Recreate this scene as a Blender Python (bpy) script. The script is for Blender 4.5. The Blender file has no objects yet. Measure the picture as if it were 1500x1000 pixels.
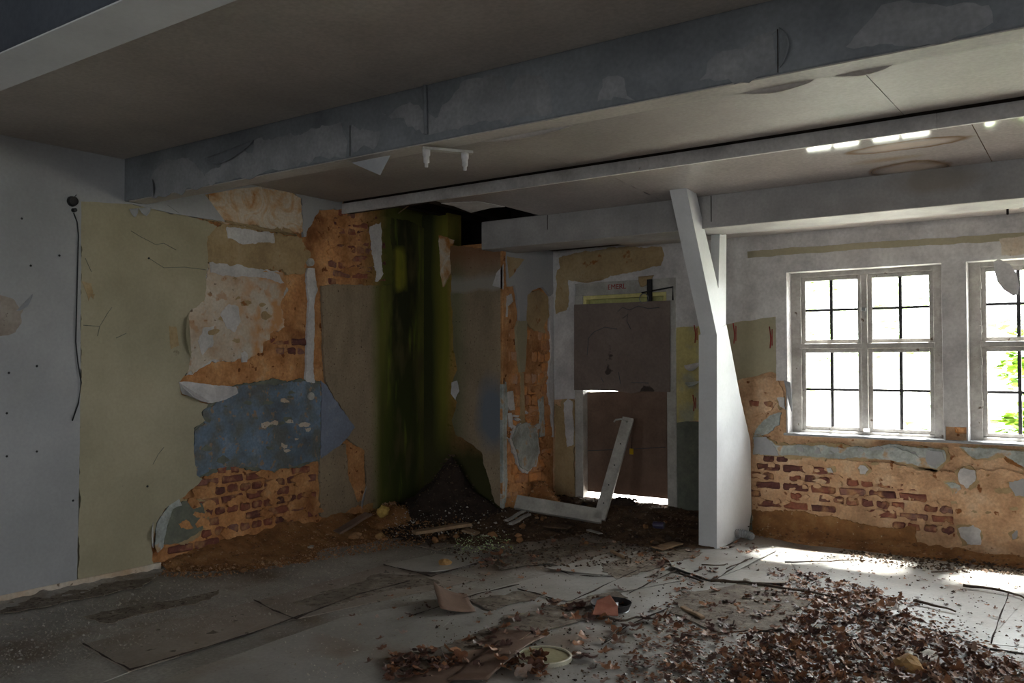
import bpy, bmesh, math, random
from mathutils import Vector, Matrix, noise
from mathutils.geometry import tessellate_polygon
random.seed(7)
S = bpy.context.scene
COL = S.collection

# ------------------------------------------------------------------ camera
FPX, YAW, PITCH, ROLL = 1278.9, .6197, .0231, -.0023
CAM = Vector((6.166, 0, 1.6))
F_ = Vector((-math.sin(YAW)*math.cos(PITCH), math.cos(YAW)*math.cos(PITCH), math.sin(PITCH)))
R_ = Vector((math.cos(YAW), math.sin(YAW), 0))
U_ = R_.cross(F_)
R_, U_ = R_*math.cos(ROLL)+U_*math.sin(ROLL), U_*math.cos(ROLL)-R_*math.sin(ROLL)
cam = bpy.data.objects.new('camera', bpy.data.cameras.new('camera'))
COL.objects.link(cam)
M_ = Matrix((R_, U_, -F_)).transposed().to_4x4(); M_.translation = CAM
cam.matrix_world = M_
cam.data.lens = FPX*36/1500; cam.data.sensor_width = 36
cam.data.clip_start = .05; cam.data.clip_end = 300
S.camera = cam
S.view_settings.view_transform = 'Standard'
try: S.view_settings.look = 'None'
except Exception: pass
S.view_settings.exposure = 2.92
S.view_settings.gamma = 1
S.view_settings.use_curve_mapping = False
# ------------------------------------------------------------------ sky, sun
wd = bpy.data.worlds.new('sky'); S.world = wd; wd.use_nodes = True
wn = wd.node_tree.nodes; wn.clear()
wo = wn.new('ShaderNodeOutputWorld'); bg = wn.new('ShaderNodeBackground')
bg.inputs[0].default_value = (.955, .975, 1.0, 1); bg.inputs[1].default_value = 3.3
wd.node_tree.links.new(bg.outputs[0], wo.inputs[0])
sl = bpy.data.lights.new('sun', 'SUN'); sl.energy = 14.0; sl.angle = math.radians(7); sl.color = (1, .98, .94)
so = bpy.data.objects.new('sun', sl); COL.objects.link(so)
sd = Vector((-.05, -.46, -1.0)).normalized()        # direction the light travels
so.rotation_euler = sd.to_track_quat('-Z', 'Y').to_euler(); so.location = (6, 14, 12)

# ------------------------------------------------------------------ helpers
def P(px, py, ax, val):
    r = F_ + R_*((px-750)/FPX) - U_*((py-500)/FPX)
    return CAM + r*((val-CAM[ax])/r[ax])
def proj(v):
    d = v-CAM; z = d.dot(F_)
    if z < .1: return None
    return 750+FPX*d.dot(R_)/z, 500-FPX*d.dot(U_)/z, z

def lin(c):
    return tuple((x/255/12.92 if x/255 <= .04045 else ((x/255+.055)/1.055)**2.4) for x in c)+(1,)

def mat(name, cols, scale=3, rough=.8, bump=.15, bscale=40, detail=6, stretch=(1, 1, 1), spec=.3,
        speck=None, island=False, metal=0, dist=0.0, patch2=None, grime=.16):
    """cols: list of (pos, sRGB 0-255 albedo). speck: (rgb, scale, threshold). patch2: (rgb, scale, lo, hi)"""
    m = bpy.data.materials.new(name); m.use_nodes = True
    nt = m.node_tree; N = nt.nodes; L = nt.links
    b = N['Principled BSDF']
    b.inputs['Roughness'].default_value = rough; b.inputs['Metallic'].default_value = metal
    b.inputs['Specular IOR Level'].default_value = spec
    g = N.new('ShaderNodeNewGeometry'); mp = N.new('ShaderNodeMapping'); mp.inputs['Scale'].default_value = stretch
    L.new(g.outputs['Position'], mp.inputs[0])
    n = N.new('ShaderNodeTexNoise'); n.inputs['Scale'].default_value = scale; n.inputs['Detail'].default_value = detail
    n.inputs['Roughness'].default_value = .6; n.inputs['Distortion'].default_value = dist
    L.new(mp.outputs[0], n.inputs['Vector'])
    r = N.new('ShaderNodeValToRGB')
    els = r.color_ramp.elements
    while len(els) < len(cols): els.new(.5)
    for e, (p, c) in zip(els, cols): e.position = p; e.color = lin(c)
    fac = n.outputs['Fac']
    if island:
        oi = N.new('ShaderNodeObjectInfo'); ad = N.new('ShaderNodeMath'); ad.operation = 'ADD'
        L.new(g.outputs['Random Per Island'], ad.inputs[0]); L.new(oi.outputs['Random'], ad.inputs[1])
        fr = N.new('ShaderNodeMath'); fr.operation = 'FRACT'; L.new(ad.outputs[0], fr.inputs[0])
        mx = N.new('ShaderNodeMix'); mx.inputs[0].default_value = .3
        L.new(fr.outputs[0], mx.inputs[2]); L.new(n.outputs['Fac'], mx.inputs[3]); fac = mx.outputs[0]
    L.new(fac, r.inputs[0]); colout = r.outputs[0]
    def over(co, rgb, sc, lo, hi, st=None):
        n2 = N.new('ShaderNodeTexNoise'); n2.inputs['Scale'].default_value = sc; n2.inputs['Detail'].default_value = 5
        L.new(mp.outputs[0] if st is None else g.outputs['Position'], n2.inputs['Vector'])
        mr = N.new('ShaderNodeMapRange'); mr.inputs[1].default_value = lo; mr.inputs[2].default_value = hi
        L.new(n2.outputs['Fac'], mr.inputs[0])
        mx = N.new('ShaderNodeMix'); mx.data_type = 'RGBA'
        L.new(mr.outputs[0], mx.inputs[0]); L.new(co, mx.inputs[6]); mx.inputs[7].default_value = lin(rgb)
        return mx.outputs[2]
    if patch2: colout = over(colout, patch2[0], patch2[1], patch2[2], patch2[3])
    if speck: colout = over(colout, speck[0], speck[1], speck[2], speck[2]+.04, 1)
    def gn(sc, lo, hi):
        n3 = N.new('ShaderNodeTexNoise'); n3.inputs['Scale'].default_value = sc; n3.inputs['Detail'].default_value = 7; L.new(g.outputs['Position'], n3.inputs['Vector'])
        m3 = N.new('ShaderNodeMapRange'); m3.inputs[1].default_value = .3; m3.inputs[2].default_value = .7; m3.inputs[3].default_value = lo; m3.inputs[4].default_value = hi
        L.new(n3.outputs['Fac'], m3.inputs[0]); return m3.outputs[0]
    if grime:
        q = N.new('ShaderNodeMath'); q.operation = 'MULTIPLY'; L.new(gn(max(.9, scale*.5), 1-grime, 1+grime*.4), q.inputs[0]); L.new(gn(45, 1-grime*.8, 1+grime*.5), q.inputs[1])
        vm = N.new('ShaderNodeVectorMath'); vm.operation = 'SCALE'; L.new(colout, vm.inputs[0]); L.new(q.outputs[0], vm.inputs['Scale']); colout = vm.outputs[0]
    L.new(colout, b.inputs['Base Color'])
    if bump:
        bn = N.new('ShaderNodeTexNoise'); bn.inputs['Scale'].default_value = bscale; bn.inputs['Detail'].default_value = 9; bn.inputs['Roughness'].default_value = .65
        L.new(g.outputs['Position'], bn.inputs['Vector'])
        bp = N.new('ShaderNodeBump'); bp.inputs['Strength'].default_value = bump; bp.inputs['Distance'].default_value = .01
        L.new(bn.outputs['Fac'], bp.inputs['Height']); L.new(bp.outputs[0], b.inputs['Normal'])
    m['col'] = 0
    return m

def mask_layer(m, rgb, fn):
    """overlay a colour where a mask built by fn(nodes, links, geometry) is 1"""
    nt = m.node_tree; N = nt.nodes; L = nt.links; b = N['Principled BSDF']
    src = b.inputs['Base Color'].links[0].from_socket
    g = next(x for x in N if x.type == 'NEW_GEOMETRY')
    mx = N.new('ShaderNodeMix'); mx.data_type = 'RGBA'
    L.new(fn(N, L, g), mx.inputs[0]); L.new(src, mx.inputs[6]); mx.inputs[7].default_value = lin(rgb)
    L.new(mx.outputs[2], b.inputs['Base Color'])

def band(ax, lo0, lo1, hi0, hi1, wob=.12, sc=3.0, stretch=(1, 1, .25), gain=1.0):
    """1 between lo1..hi0 along axis, fading over lo0..lo1 and hi0..hi1, wobbled by noise"""
    def fn(N, L, g):
        sp = N.new('ShaderNodeSeparateXYZ'); L.new(g.outputs['Position'], sp.inputs[0])
        mp = N.new('ShaderNodeMapping'); mp.inputs['Scale'].default_value = stretch; L.new(g.outputs['Position'], mp.inputs[0])
        n = N.new('ShaderNodeTexNoise'); n.inputs['Scale'].default_value = sc; n.inputs['Detail'].default_value = 6; L.new(mp.outputs[0], n.inputs['Vector'])
        a = N.new('ShaderNodeMath'); a.operation = 'MULTIPLY_ADD'; L.new(n.outputs['Fac'], a.inputs[0]); a.inputs[1].default_value = wob*2
        L.new(sp.outputs[ax], a.inputs[2])
        s = N.new('ShaderNodeMath'); s.operation = 'SUBTRACT'; L.new(a.outputs[0], s.inputs[0]); s.inputs[1].default_value = wob
        m1 = N.new('ShaderNodeMapRange'); m1.inputs[1].default_value = lo0; m1.inputs[2].default_value = lo1; L.new(s.outputs[0], m1.inputs[0])
        m2 = N.new('ShaderNodeMapRange'); m2.inputs[1].default_value = hi0; m2.inputs[2].default_value = hi1
        m2.inputs[3].default_value = 1; m2.inputs[4].default_value = 0; L.new(s.outputs[0], m2.inputs[0])
        q = N.new('ShaderNodeMath'); q.operation = 'MULTIPLY'; L.new(m1.outputs[0], q.inputs[0]); L.new(m2.outputs[0], q.inputs[1])
        q2 = N.new('ShaderNodeMath'); q2.operation = 'MULTIPLY'; L.new(q.outputs[0], q2.inputs[0]); q2.inputs[1].default_value = gain
        return q2.outputs[0]
    return fn
def mul(f1, f2):
    def fn(N, L, g):
        q = N.new('ShaderNodeMath'); q.operation = 'MULTIPLY'
        L.new(f1(N, L, g), q.inputs[0]); L.new(f2(N, L, g), q.inputs[1]); return q.outputs[0]
    return fn
def blob(c, rad, r0, r1, ring=None, wob=.35, sc=4, gain=1.0):
    """elliptic spot: 1 inside r0, fading to 0 at r1 (normalised radius). ring=(a,b) keeps only a ring"""
    def fn(N, L, g):
        v = N.new('ShaderNodeVectorMath'); v.operation = 'SUBTRACT'; L.new(g.outputs['Position'], v.inputs[0]); v.inputs[1].default_value = c
        w = N.new('ShaderNodeVectorMath'); w.operation = 'DIVIDE'; L.new(v.outputs[0], w.inputs[0]); w.inputs[1].default_value = rad
        l = N.new('ShaderNodeVectorMath'); l.operation = 'LENGTH'; L.new(w.outputs[0], l.inputs[0])
        n = N.new('ShaderNodeTexNoise'); n.inputs['Scale'].default_value = sc; n.inputs['Detail'].default_value = 6; L.new(g.outputs['Position'], n.inputs['Vector'])
        a = N.new('ShaderNodeMath'); a.operation = 'MULTIPLY_ADD'; L.new(n.outputs['Fac'], a.inputs[0]); a.inputs[1].default_value = wob*2; L.new(l.outputs['Value'], a.inputs[2])
        s = N.new('ShaderNodeMath'); s.operation = 'SUBTRACT'; L.new(a.outputs[0], s.inputs[0]); s.inputs[1].default_value = wob
        m2 = N.new('ShaderNodeMapRange'); m2.inputs[1].default_value = r0; m2.inputs[2].default_value = r1
        m2.inputs[3].default_value = gain; m2.inputs[4].default_value = 0; L.new(s.outputs[0], m2.inputs[0])
        if not ring: return m2.outputs[0]
        m1 = N.new('ShaderNodeMapRange'); m1.inputs[1].default_value = ring[0]; m1.inputs[2].default_value = ring[1]; L.new(s.outputs[0], m1.inputs[0])
        q = N.new('ShaderNodeMath'); q.operation = 'MULTIPLY'; L.new(m1.outputs[0], q.inputs[0]); L.new(m2.outputs[0], q.inputs[1])
        return q.outputs[0]
    return fn

def link(name, me, m=None, parent=None, loc=None):
    o = bpy.data.objects.new(name, me); COL.objects.link(o)
    if m is not None and me is not None and not me.materials: me.materials.append(m)
    if loc is not None: o.location = loc
    if parent is not None: o.parent = parent
    return o
def tag(o, label=None, cat=None, group=None, kind=None):
    if label: o['label'] = label
    if cat: o['category'] = cat
    if group: o['group'] = group
    if kind: o['kind'] = kind
    return o
def empty(name, loc=(0, 0, 0), rz=0):
    o = bpy.data.objects.new(name, None); COL.objects.link(o); o.location = loc; o.rotation_euler = (0, 0, rz); o.empty_display_size = .1
    return o
def mesh_from(vs, fs, name='mesh', smooth=False):
    me = bpy.data.meshes.new(name); me.from_pydata([tuple(v) for v in vs], [], fs); me.update()
    if smooth:
        for p in me.polygons: p.use_smooth = True
    return me
def bm_mesh(bm, name='mesh', smooth=False):
    me = bpy.data.meshes.new(name); bm.normal_update(); bm.to_mesh(me); bm.free()
    if smooth:
        for p in me.polygons: p.use_smooth = True
    return me
def add_box(bm, a, b, bev=0):
    a = Vector(a); b = Vector(b)
    lo = Vector([min(a[i], b[i]) for i in range(3)]); hi = Vector([max(a[i], b[i]) for i in range(3)])
    r = bmesh.ops.create_cube(bm, size=1)
    for v in r['verts']:
        v.co = Vector([lo[i]+(v.co[i]+.5)*(hi[i]-lo[i]) for i in range(3)])
    if bev:
        es = set(e for v in r['verts'] for e in v.link_edges)
        bmesh.ops.bevel(bm, geom=list(es), offset=bev, segments=1, affect='EDGES')
def box(name, a, b, m, parent=None, bev=0.0):
    bm = bmesh.new(); add_box(bm, a, b, bev); return link(name, bm_mesh(bm, name), m, parent)
def boxes(name, lst, m, parent=None, bev=0.0):
    bm = bmesh.new()
    for a, b in lst: add_box(bm, a, b, bev)
    return link(name, bm_mesh(bm, name), m, parent)
def tube_mesh(pts, r, n=8, name='tube', cap=True):
    pts = [Vector(p) for p in pts]; vs = []; fs = []
    rs = r if isinstance(r, (list, tuple)) else [r]*len(pts)
    up = Vector((0, 0, 1))
    for i, p in enumerate(pts):
        t = (pts[min(i+1, len(pts)-1)]-pts[max(i-1, 0)]).normalized()
        a = t.cross(up)
        if a.length < .05: a = t.cross(Vector((0, 1, 0)))
        a.normalize(); b = t.cross(a).normalized()
        for k in range(n):
            an = 2*math.pi*k/n; vs.append(p+(a*math.cos(an)+b*math.sin(an))*rs[i])
    for i in range(len(pts)-1):
        for k in range(n):
            fs.append((i*n+k, i*n+(k+1) % n, (i+1)*n+(k+1) % n, (i+1)*n+k))
    if cap: fs += [tuple(range(n))[::-1], tuple((len(pts)-1)*n+k for k in range(n))]
    return mesh_from(vs, fs, name, True)
def tube(name, pts, r, m, parent=None, n=8): return link(name, tube_mesh(pts, r, n, name), m, parent)
def prism(name, top, depth, m, parent=None):
    """top: list of Vector (planar loop), extruded by vector depth"""
    n = len(top); vs = [Vector(p) for p in top]+[Vector(p)+Vector(depth) for p in top]
    tri = tessellate_polygon([vs[:n]])
    fs = [tuple(t) for t in tri]+[tuple(i+n for i in t)[::-1] for t in tri]
    fs += [(i, (i+1) % n, (i+1) % n+n, i+n) for i in range(n)]
    me = mesh_from(vs, fs, name)
    bm = bmesh.new(); bm.from_mesh(me); bmesh.ops.recalc_face_normals(bm, faces=bm.faces); bm.to_mesh(me); bm.free()
    return link(name, me, m, parent)

# wall planes: (axis, value, room-side normal)
LEFT = (0, 0.0, Vector((1, 0, 0))); JOG = (1, 7.0, Vector((0, -1, 0)))
PIER = (0, 1.06, Vector((1, 0, 0))); WIN = (1, 7.924, Vector((0, -1, 0)))
SEED = [0]
def ragged(pl, loop, amp, step, pixels=True):
    if pixels: pts = [P(x, y, pl[0], pl[1]) for x, y in loop]
    else: pts = [Vector(p) for p in loop]
    SEED[0] += 7.31; out = []
    e = Vector((0, 0, 1)); u = pl[2].cross(e)
    n = len(pts)
    for i in range(n):
        a, b = pts[i], pts[(i+1) % n]; d = b-a; k = max(1, int(d.length/step))
        for j in range(k):
            q = a+d*(j/k); s = Vector((SEED[0], 0, 0))
            w = 0; dv = Vector((0, 0, 0))
            for f, am in ((5, .9), (13, .75), (34, .45), (90, .22)):
                dv += (u*noise.noise(q*f+s)+e*noise.noise(q*f+s+Vector((9.1, 3.3, 0))))*am
            out.append(q+dv*amp*(1.7 if pixels else 1.2))
    return out
def patch(name, pl, loop, front, thick, m, parent, amp=.024, step=.015, pixels=True, label=None, kind=None):
    """a slab of plaster / paint with a ragged outline; front = distance of its face in front of the plane"""
    pts = ragged(pl, loop, amp, step, pixels); n = len(pts); N = pl[2]
    # slight bevel: inner front loop a bit smaller would self-intersect, keep sharp broken edge
    vs = [p+N*front for p in pts]+[p+N*(front-thick) for p in pts]
    tri = tessellate_polygon([vs[:n]])
    fs = [tuple(t) for t in tri]
    for i in range(n): fs.append((i, (i+1) % n, (i+1) % n+n, i+n))
    me = mesh_from(vs, fs, name)
    bm = bmesh.new(); bm.from_mesh(me); bmesh.ops.recalc_face_normals(bm, faces=bm.faces)
    # make sure front faces face the room
    s = sum(f.normal.dot(N)*f.calc_area() for f in bm.faces if all(v.index < n for v in f.verts))
    if s < 0: bmesh.ops.reverse_faces(bm, faces=bm.faces)
    bm.to_mesh(me); bm.free()
    o = link(name, me, m, parent)
    if label: o['label'] = label
    if kind: o['kind'] = kind
    return o
def grow(loop, d):
    n = len(loop); ar = sum(loop[i][0]*loop[(i+1) % n][1]-loop[(i+1) % n][0]*loop[i][1] for i in range(n)); sg = 1 if ar > 0 else -1; out = []
    for i in range(n):
        a, b, c = loop[i-1], loop[i], loop[(i+1) % n]
        nx = (b[1]-a[1])+(c[1]-b[1]); ny = -(b[0]-a[0])-(c[0]-b[0]); l = math.hypot(nx, ny) or 1
        out.append((b[0]+sg*nx/l*d, b[1]+sg*ny/l*d))
    return out
def blobs(pl, poly, n, m, parent, front, seed, rr=(5, 13), name='render_remnant'):
    rd_ = random.Random(seed); xs = [p[0] for p in poly]; ys = [p[1] for p in poly]; k = 0
    while k < n:
        x, y = rd_.uniform(min(xs), max(xs)), rd_.uniform(min(ys), max(ys))
        if not inside((x, y), poly): continue
        r0 = rd_.uniform(*rr); k += 1
        lp = [(x+r0*1.3*math.cos(t*.785)*rd_.uniform(.5, 1.2), y+r0*.7*math.sin(t*.785)*rd_.uniform(.5, 1.2)) for t in range(8)]
        patch(name, pl, lp, front+rd_.uniform(-.002, .002), .02, m, parent, .012, .012)
def inside(pt, poly):
    x, y = pt; c = False; n = len(poly)
    for i in range(n):
        x1, y1 = poly[i]; x2, y2 = poly[(i+1) % n]
        if (y1 > y) != (y2 > y) and x < (x2-x1)*(y-y1)/(y2-y1)+x1: c = not c
    return c

# ------------------------------------------------------------------ materials
W = dict(
 white=mat('white_paint', [(.25, (142, 142, 145)), (.75, (166, 166, 168))], 1.3, .6, .08, 25, speck=((120, 118, 118), 30, .78), grime=.07),
 white2=mat('grey_white_plaster', [(.2, (166, 161, 162)), (.5, (194, 190, 190)), (.8, (210, 208, 207))], 4, .75, .2, 30, speck=((140, 120, 100), 11, .73)),
 board=mat('beam_paint', [(.2, (120, 124, 130)), (.8, (150, 153, 158))], 1.6, .5, .07, 20),
 beam=mat('grey_beam_paint', [(.25, (104, 106, 110)), (.7, (124, 126, 130))], 2.5, .55, .1, 25, patch2=((104, 106, 110), 3, .55, .66)),
 flake=mat('exposed_grey_plaster', [(.2, (122, 122, 125)), (.8, (142, 141, 143))], 6, .8, .2, 40),
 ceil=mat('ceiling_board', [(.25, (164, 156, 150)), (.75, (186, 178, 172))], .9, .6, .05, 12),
 gloss=mat('glossy_ceiling', [(.25, (146, 137, 134)), (.75, (168, 160, 157))], 1.0, .09, .012, 5, spec=.6),
 yellow=mat('yellow_green_paint', [(.2, (146, 137, 112)), (.5, (158, 149, 124)), (.8, (168, 158, 134))], 2, .55, .1, 18, speck=((120, 110, 88), 7, .72), grime=.09),
 yellow2=mat('ochre_yellow_paint', [(.2, (168, 154, 100)), (.8, (196, 180, 120))], 4, .6, .15, 25, patch2=((160, 156, 130), 5, .5, .62)),
 render=mat('sandy_render', [(.2, (146, 96, 58)), (.4, (182, 126, 80)), (.6, (200, 148, 100)), (.8, (198, 168, 136))], 5, .95, .9, 22, speck=((120, 70, 36), 14, .64), patch2=((136, 86, 50), 3, .56, .7), grime=.28),
 render_w=mat('pale_sandy_render', [(.2, (172, 130, 98)), (.5, (202, 162, 126)), (.8, (212, 184, 156))], 5, .95, .9, 22, speck=((135, 86, 50), 12, .66), patch2=((186, 164, 136), 2.5, .58, .70), grime=.25),
 post=mat('white_post_paint', [(.2, (196, 197, 200)), (.8, (212, 213, 216))], 3, .45, .05, 25, grime=.05),
 ceil_dim=mat('ceiling_board_darkened', [(.25, (136, 128, 125)), (.75, (156, 148, 144))], .9, .6, .05, 12),  # copy of the ceiling board, darkened to set its light level by colour
 beamd=mat('dark_beam_grey', [(.25, (66, 70, 80)), (.75, (84, 88, 96))], 2, .6, .05, 12),  # darker tone for the upper left beam
 beam3=mat('low_beam_paint', [(.2, (138, 134, 134)), (.8, (164, 160, 159))], 4, .7, .12, 25, grime=.12),
 tan=mat('tan_plaster', [(.2, (142, 118, 88)), (.5, (166, 142, 106)), (.8, (176, 158, 128))], 4, .9, .35, 40, speck=((140, 92, 50), 6, .64)),
 pink=mat('whitish_skim', [(.15, (170, 130, 90)), (.4, (190, 168, 146)), (.6, (196, 184, 170)), (.85, (204, 198, 192))], 4, .85, .3, 35, speck=((120, 104, 90), 22, .66), dist=.5),
 rust=mat('stained_plaster', [(.3, (170, 112, 56)), (.45, (196, 164, 130)), (.6, (204, 192, 176)), (.75, (180, 130, 80))], 5, .85, .3, 35, dist=1.2),
 brown=mat('brown_grey_plaster', [(.2, (118, 102, 84)), (.5, (148, 131, 110)), (.8, (164, 147, 122))], 3, .95, .35, 50, speck=((92, 76, 60), 42, .64), stretch=(1, 1, .5)),
 blue=mat('blue_paint', [(.25, (80, 84, 88)), (.40, (98, 110, 122)), (.58, (110, 128, 148)), (.75, (140, 142, 144))], 4, .7, .3, 30, speck=((144, 122, 104), 16, .60), dist=.4, patch2=((104, 106, 104), 5, .46, .6), grime=.25),
 blue2=mat('pale_blue_paint', [(.25, (116, 120, 136)), (.55, (124, 132, 152)), (.8, (158, 158, 160))], 5, .7, .2, 30),
 bluegrey=mat('pale_blue_grey_plaster', [(.2, (140, 138, 124)), (.42, (156, 160, 154)), (.6, (176, 180, 180)), (.8, (196, 198, 200))], 9, .7, .35, 30, patch2=((176, 146, 112), 9, .57, .66), grime=.22),
 greygreen=mat('grey_green_plaster', [(.2, (88, 92, 86)), (.6, (112, 114, 102)), (.85, (144, 136, 120))], 7, .85, .3, 30),
 brick=mat('old_brick', [(.1, (92, 58, 56)), (.4, (122, 74, 64)), (.7, (148, 90, 70)), (.95, (124, 104, 100))], 12, .9, .6, 40, island=True, patch2=((172, 128, 92), 11, .50, .66), grime=.25),
 brick2=mat('orange_dusty_brick', [(.1, (168, 122, 92)), (.5, (202, 144, 94)), (.9, (196, 162, 140))], 12, .95, .6, 40, island=True, patch2=((206, 142, 86), 6, .48, .6)),
 sand=mat('orange_sand', [(.2, (108, 74, 46)), (.5, (150, 106, 66)), (.8, (174, 134, 92))], 6, 1, .9, 70, speck=((196, 176, 150), 30, .68)),
 soil=mat('dark_soil', [(.2, (38, 30, 28)), (.6, (58, 46, 40)), (.85, (84, 68, 54))], 9, 1, 1, 60, speck=((130, 118, 90), 45, .68)),
 mud=mat('brown_debris', [(.2, (62, 46, 36)), (.5, (88, 68, 52)), (.8, (116, 92, 70))], 7, 1, .9, 50, speck=((150, 140, 120), 40, .68)),
 dirt=mat('trodden_dirt', [(.2, (92, 80, 70)), (.5, (120, 108, 96)), (.8, (148, 140, 130))], 9, .9, .7, 40, speck=((76, 62, 52), 30, .58), grime=.25),
 floor=mat('dusty_floor', [(.2, (134, 127, 119)), (.45, (152, 146, 139)), (.75, (168, 163, 157))], 2.2, .5, .35, 60, speck=((176, 172, 166), 42, .64), patch2=((112, 94, 78), 1.3, .50, .66), spec=.4, grime=.3),
 lino=mat('grey_lino_sheet', [(.2, (142, 137, 130)), (.5, (160, 156, 151)), (.8, (172, 170, 167))], 1.8, .38, .15, 30, patch2=((134, 116, 102), 1.6, .54, .7), speck=((110, 100, 92), 24, .68), spec=.5),
 lino2=mat('brownish_sheet', [(.2, (118, 102, 90)), (.5, (142, 130, 120)), (.8, (158, 148, 140))], 3, .5, .2, 30, speck=((70, 56, 46), 12, .63), spec=.4),
 hard=mat('brown_hardboard', [(.2, (104, 82, 70)), (.6, (122, 98, 84)), (.85, (140, 116, 98))], 4, .6, .12, 40, spec=.3),
 hardup=mat('dark_hardboard', [(.2, (112, 98, 92)), (.6, (124, 110, 103)), (.85, (136, 122, 114))], 2.5, .75, .1, 30, speck=((66, 56, 52), 5, .66)),
 wood=mat('weathered_board', [(.2, (120, 96, 74)), (.6, (150, 124, 98)), (.85, (170, 146, 118))], 6, .8, .3, 40, stretch=(1, 4, 1)),
 woodw=mat('white_painted_wood', [(.2, (150, 146, 140)), (.6, (180, 176, 170)), (.85, (196, 192, 188))], 6, .6, .15, 40, speck=((130, 112, 92), 13, .72)),
 frame=mat('grey_window_paint', [(.2, (140, 134, 128)), (.6, (170, 165, 160)), (.85, (188, 184, 180))], 8, .6, .2, 60, speck=((96, 82, 70), 16, .66)),
 iron=mat('dark_glazing_bar', [(.2, (40, 38, 42)), (.8, (70, 66, 66))], 20, .7, .2, 60),
 darkwood=mat('charred_wood', [(.2, (26, 20, 18)), (.8, (56, 42, 34))], 8, .95, .4, 40),
 void=mat('void_darkness', [(.2, (22, 18, 17)), (.8, (44, 34, 30))], 10, .95, .5, 30),  # near-black colour stands in for the darkness of the void
 black=mat('black_plastic', [(.2, (22, 22, 24)), (.8, (40, 38, 40))], 10, .5, .1, 40),
 metal=mat('dull_metal', [(.2, (110, 110, 112)), (.8, (150, 150, 150))], 10, .45, .1, 40, metal=.6),
 pipe=mat('grey_hose', [(.2, (104, 106, 108)), (.8, (142, 142, 144))], 10, .6, .2, 40),
 leaf=mat('dry_leaf', [(.05, (68, 52, 50)), (.35, (104, 76, 68)), (.55, (138, 92, 66)), (.72, (164, 118, 86)), (.9, (172, 158, 152))], 30, .42, .25, 60, island=True),
 twig=mat('twig_bark', [(.2, (52, 42, 36)), (.8, (96, 80, 66))], 20, .9, .3, 60),
 crumb=mat('pale_plaster_crumbs', [(.2, (150, 142, 130)), (.8, (190, 184, 174))], 10, .9, .3, 60, island=True),
 dust=mat('grey_dust_crumbs', [(.2, (120, 114, 106)), (.8, (160, 154, 146))], 10, .9, .3, 60, island=True),
 ocrumb=mat('orange_rubble', [(.1, (104, 74, 50)), (.6, (150, 108, 72)), (.95, (184, 154, 124))], 10, .95, .5, 60, island=True),
 dcrumb=mat('dark_rubble', [(.1, (44, 34, 30)), (.6, (84, 66, 52)), (.95, (130, 112, 92))], 10, .95, .4, 60, island=True),
 red=mat('red_marks', [(.2, (136, 30, 30)), (.8, (160, 44, 40))], 10, .6, .0, 40),
 paleyellow=mat('pale_yellow_trim', [(.2, (196, 186, 120)), (.8, (226, 216, 150))], 6, .6, .1, 40),
 foam=mat('yellow_foam', [(.2, (176, 142, 70)), (.8, (214, 184, 110))], 20, .95, .6, 50),
 tag=mat('yellow_tag', [(.2, (220, 180, 20)), (.8, (232, 196, 30))], 10, .5, .0, 40),
 tin=mat('pale_olive_lid', [(.2, (150, 142, 110)), (.8, (168, 160, 128))], 6, .5, .05, 40),
 rim=mat('cream_rim', [(.2, (190, 184, 164)), (.8, (206, 200, 182))], 6, .4, .05, 40),
 shard=mat('brick_red_shard', [(.2, (150, 92, 76)), (.8, (180, 122, 102))], 9, .5, .1, 40),
 foil=mat('silver_foil', [(.2, (160, 160, 166)), (.8, (200, 200, 206))], 20, .3, .8, 30, metal=.5),
 can=mat('dark_blue_can', [(.2, (40, 36, 66)), (.8, (70, 66, 90))], 10, .3, .05, 40),
 stone=mat('ochre_stone', [(.2, (140, 104, 64)), (.6, (176, 138, 90)), (.9, (190, 180, 166))], 9, .9, .5, 40),
 ground_grey=mat('neutral_ground', [(.2, (138, 140, 124)), (.8, (178, 176, 168))], 3, .95, .5, 20),  # ground kept neutral grey so its bounce leaves the ceiling untinted
 foliage=mat('green_foliage', [(.1, (150, 180, 110)), (.5, (186, 208, 150)), (.95, (214, 226, 190))], 6, .6, 0, 20, island=True, grime=0),
 leafgreen=mat('fresh_green_leaves', [(.1, (84, 130, 36)), (.5, (120, 164, 56)), (.95, (150, 186, 84))], 6, .6, 0, 20, island=True, grime=0),
 bark=mat('tree_bark', [(.2, (84, 70, 58)), (.8, (120, 104, 88))], 8, .95, .5, 30),
)
g_ = bpy.data.materials.new('window_glass'); g_.use_nodes = True
nt = g_.node_tree; nt.nodes.clear()
oo = nt.nodes.new('ShaderNodeOutputMaterial'); mx = nt.nodes.new('ShaderNodeMixShader'); tr = nt.nodes.new('ShaderNodeBsdfTransparent')
gl = nt.nodes.new('ShaderNodeBsdfGlossy'); gl.inputs['Roughness'].default_value = .03; lw = nt.nodes.new('ShaderNodeLayerWeight'); lw.inputs[0].default_value = .5
p4 = nt.nodes.new('ShaderNodeMath'); p4.operation = 'POWER'; p4.inputs[1].default_value = 5; nt.links.new(lw.outputs['Facing'], p4.inputs[0])
fr = nt.nodes.new('ShaderNodeMath'); fr.operation = 'MULTIPLY_ADD'; fr.inputs[1].default_value = .8; fr.inputs[2].default_value = .03; nt.links.new(p4.outputs[0], fr.inputs[0])
tr.inputs[0].default_value = (.95, .97, .96, 1)
nt.links.new(fr.outputs[0], mx.inputs[0]); nt.links.new(tr.outputs[0], mx.inputs[1]); nt.links.new(gl.outputs[0], mx.inputs[2]); nt.links.new(mx.outputs[0], oo.inputs[0])
W['glass'] = g_

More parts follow.
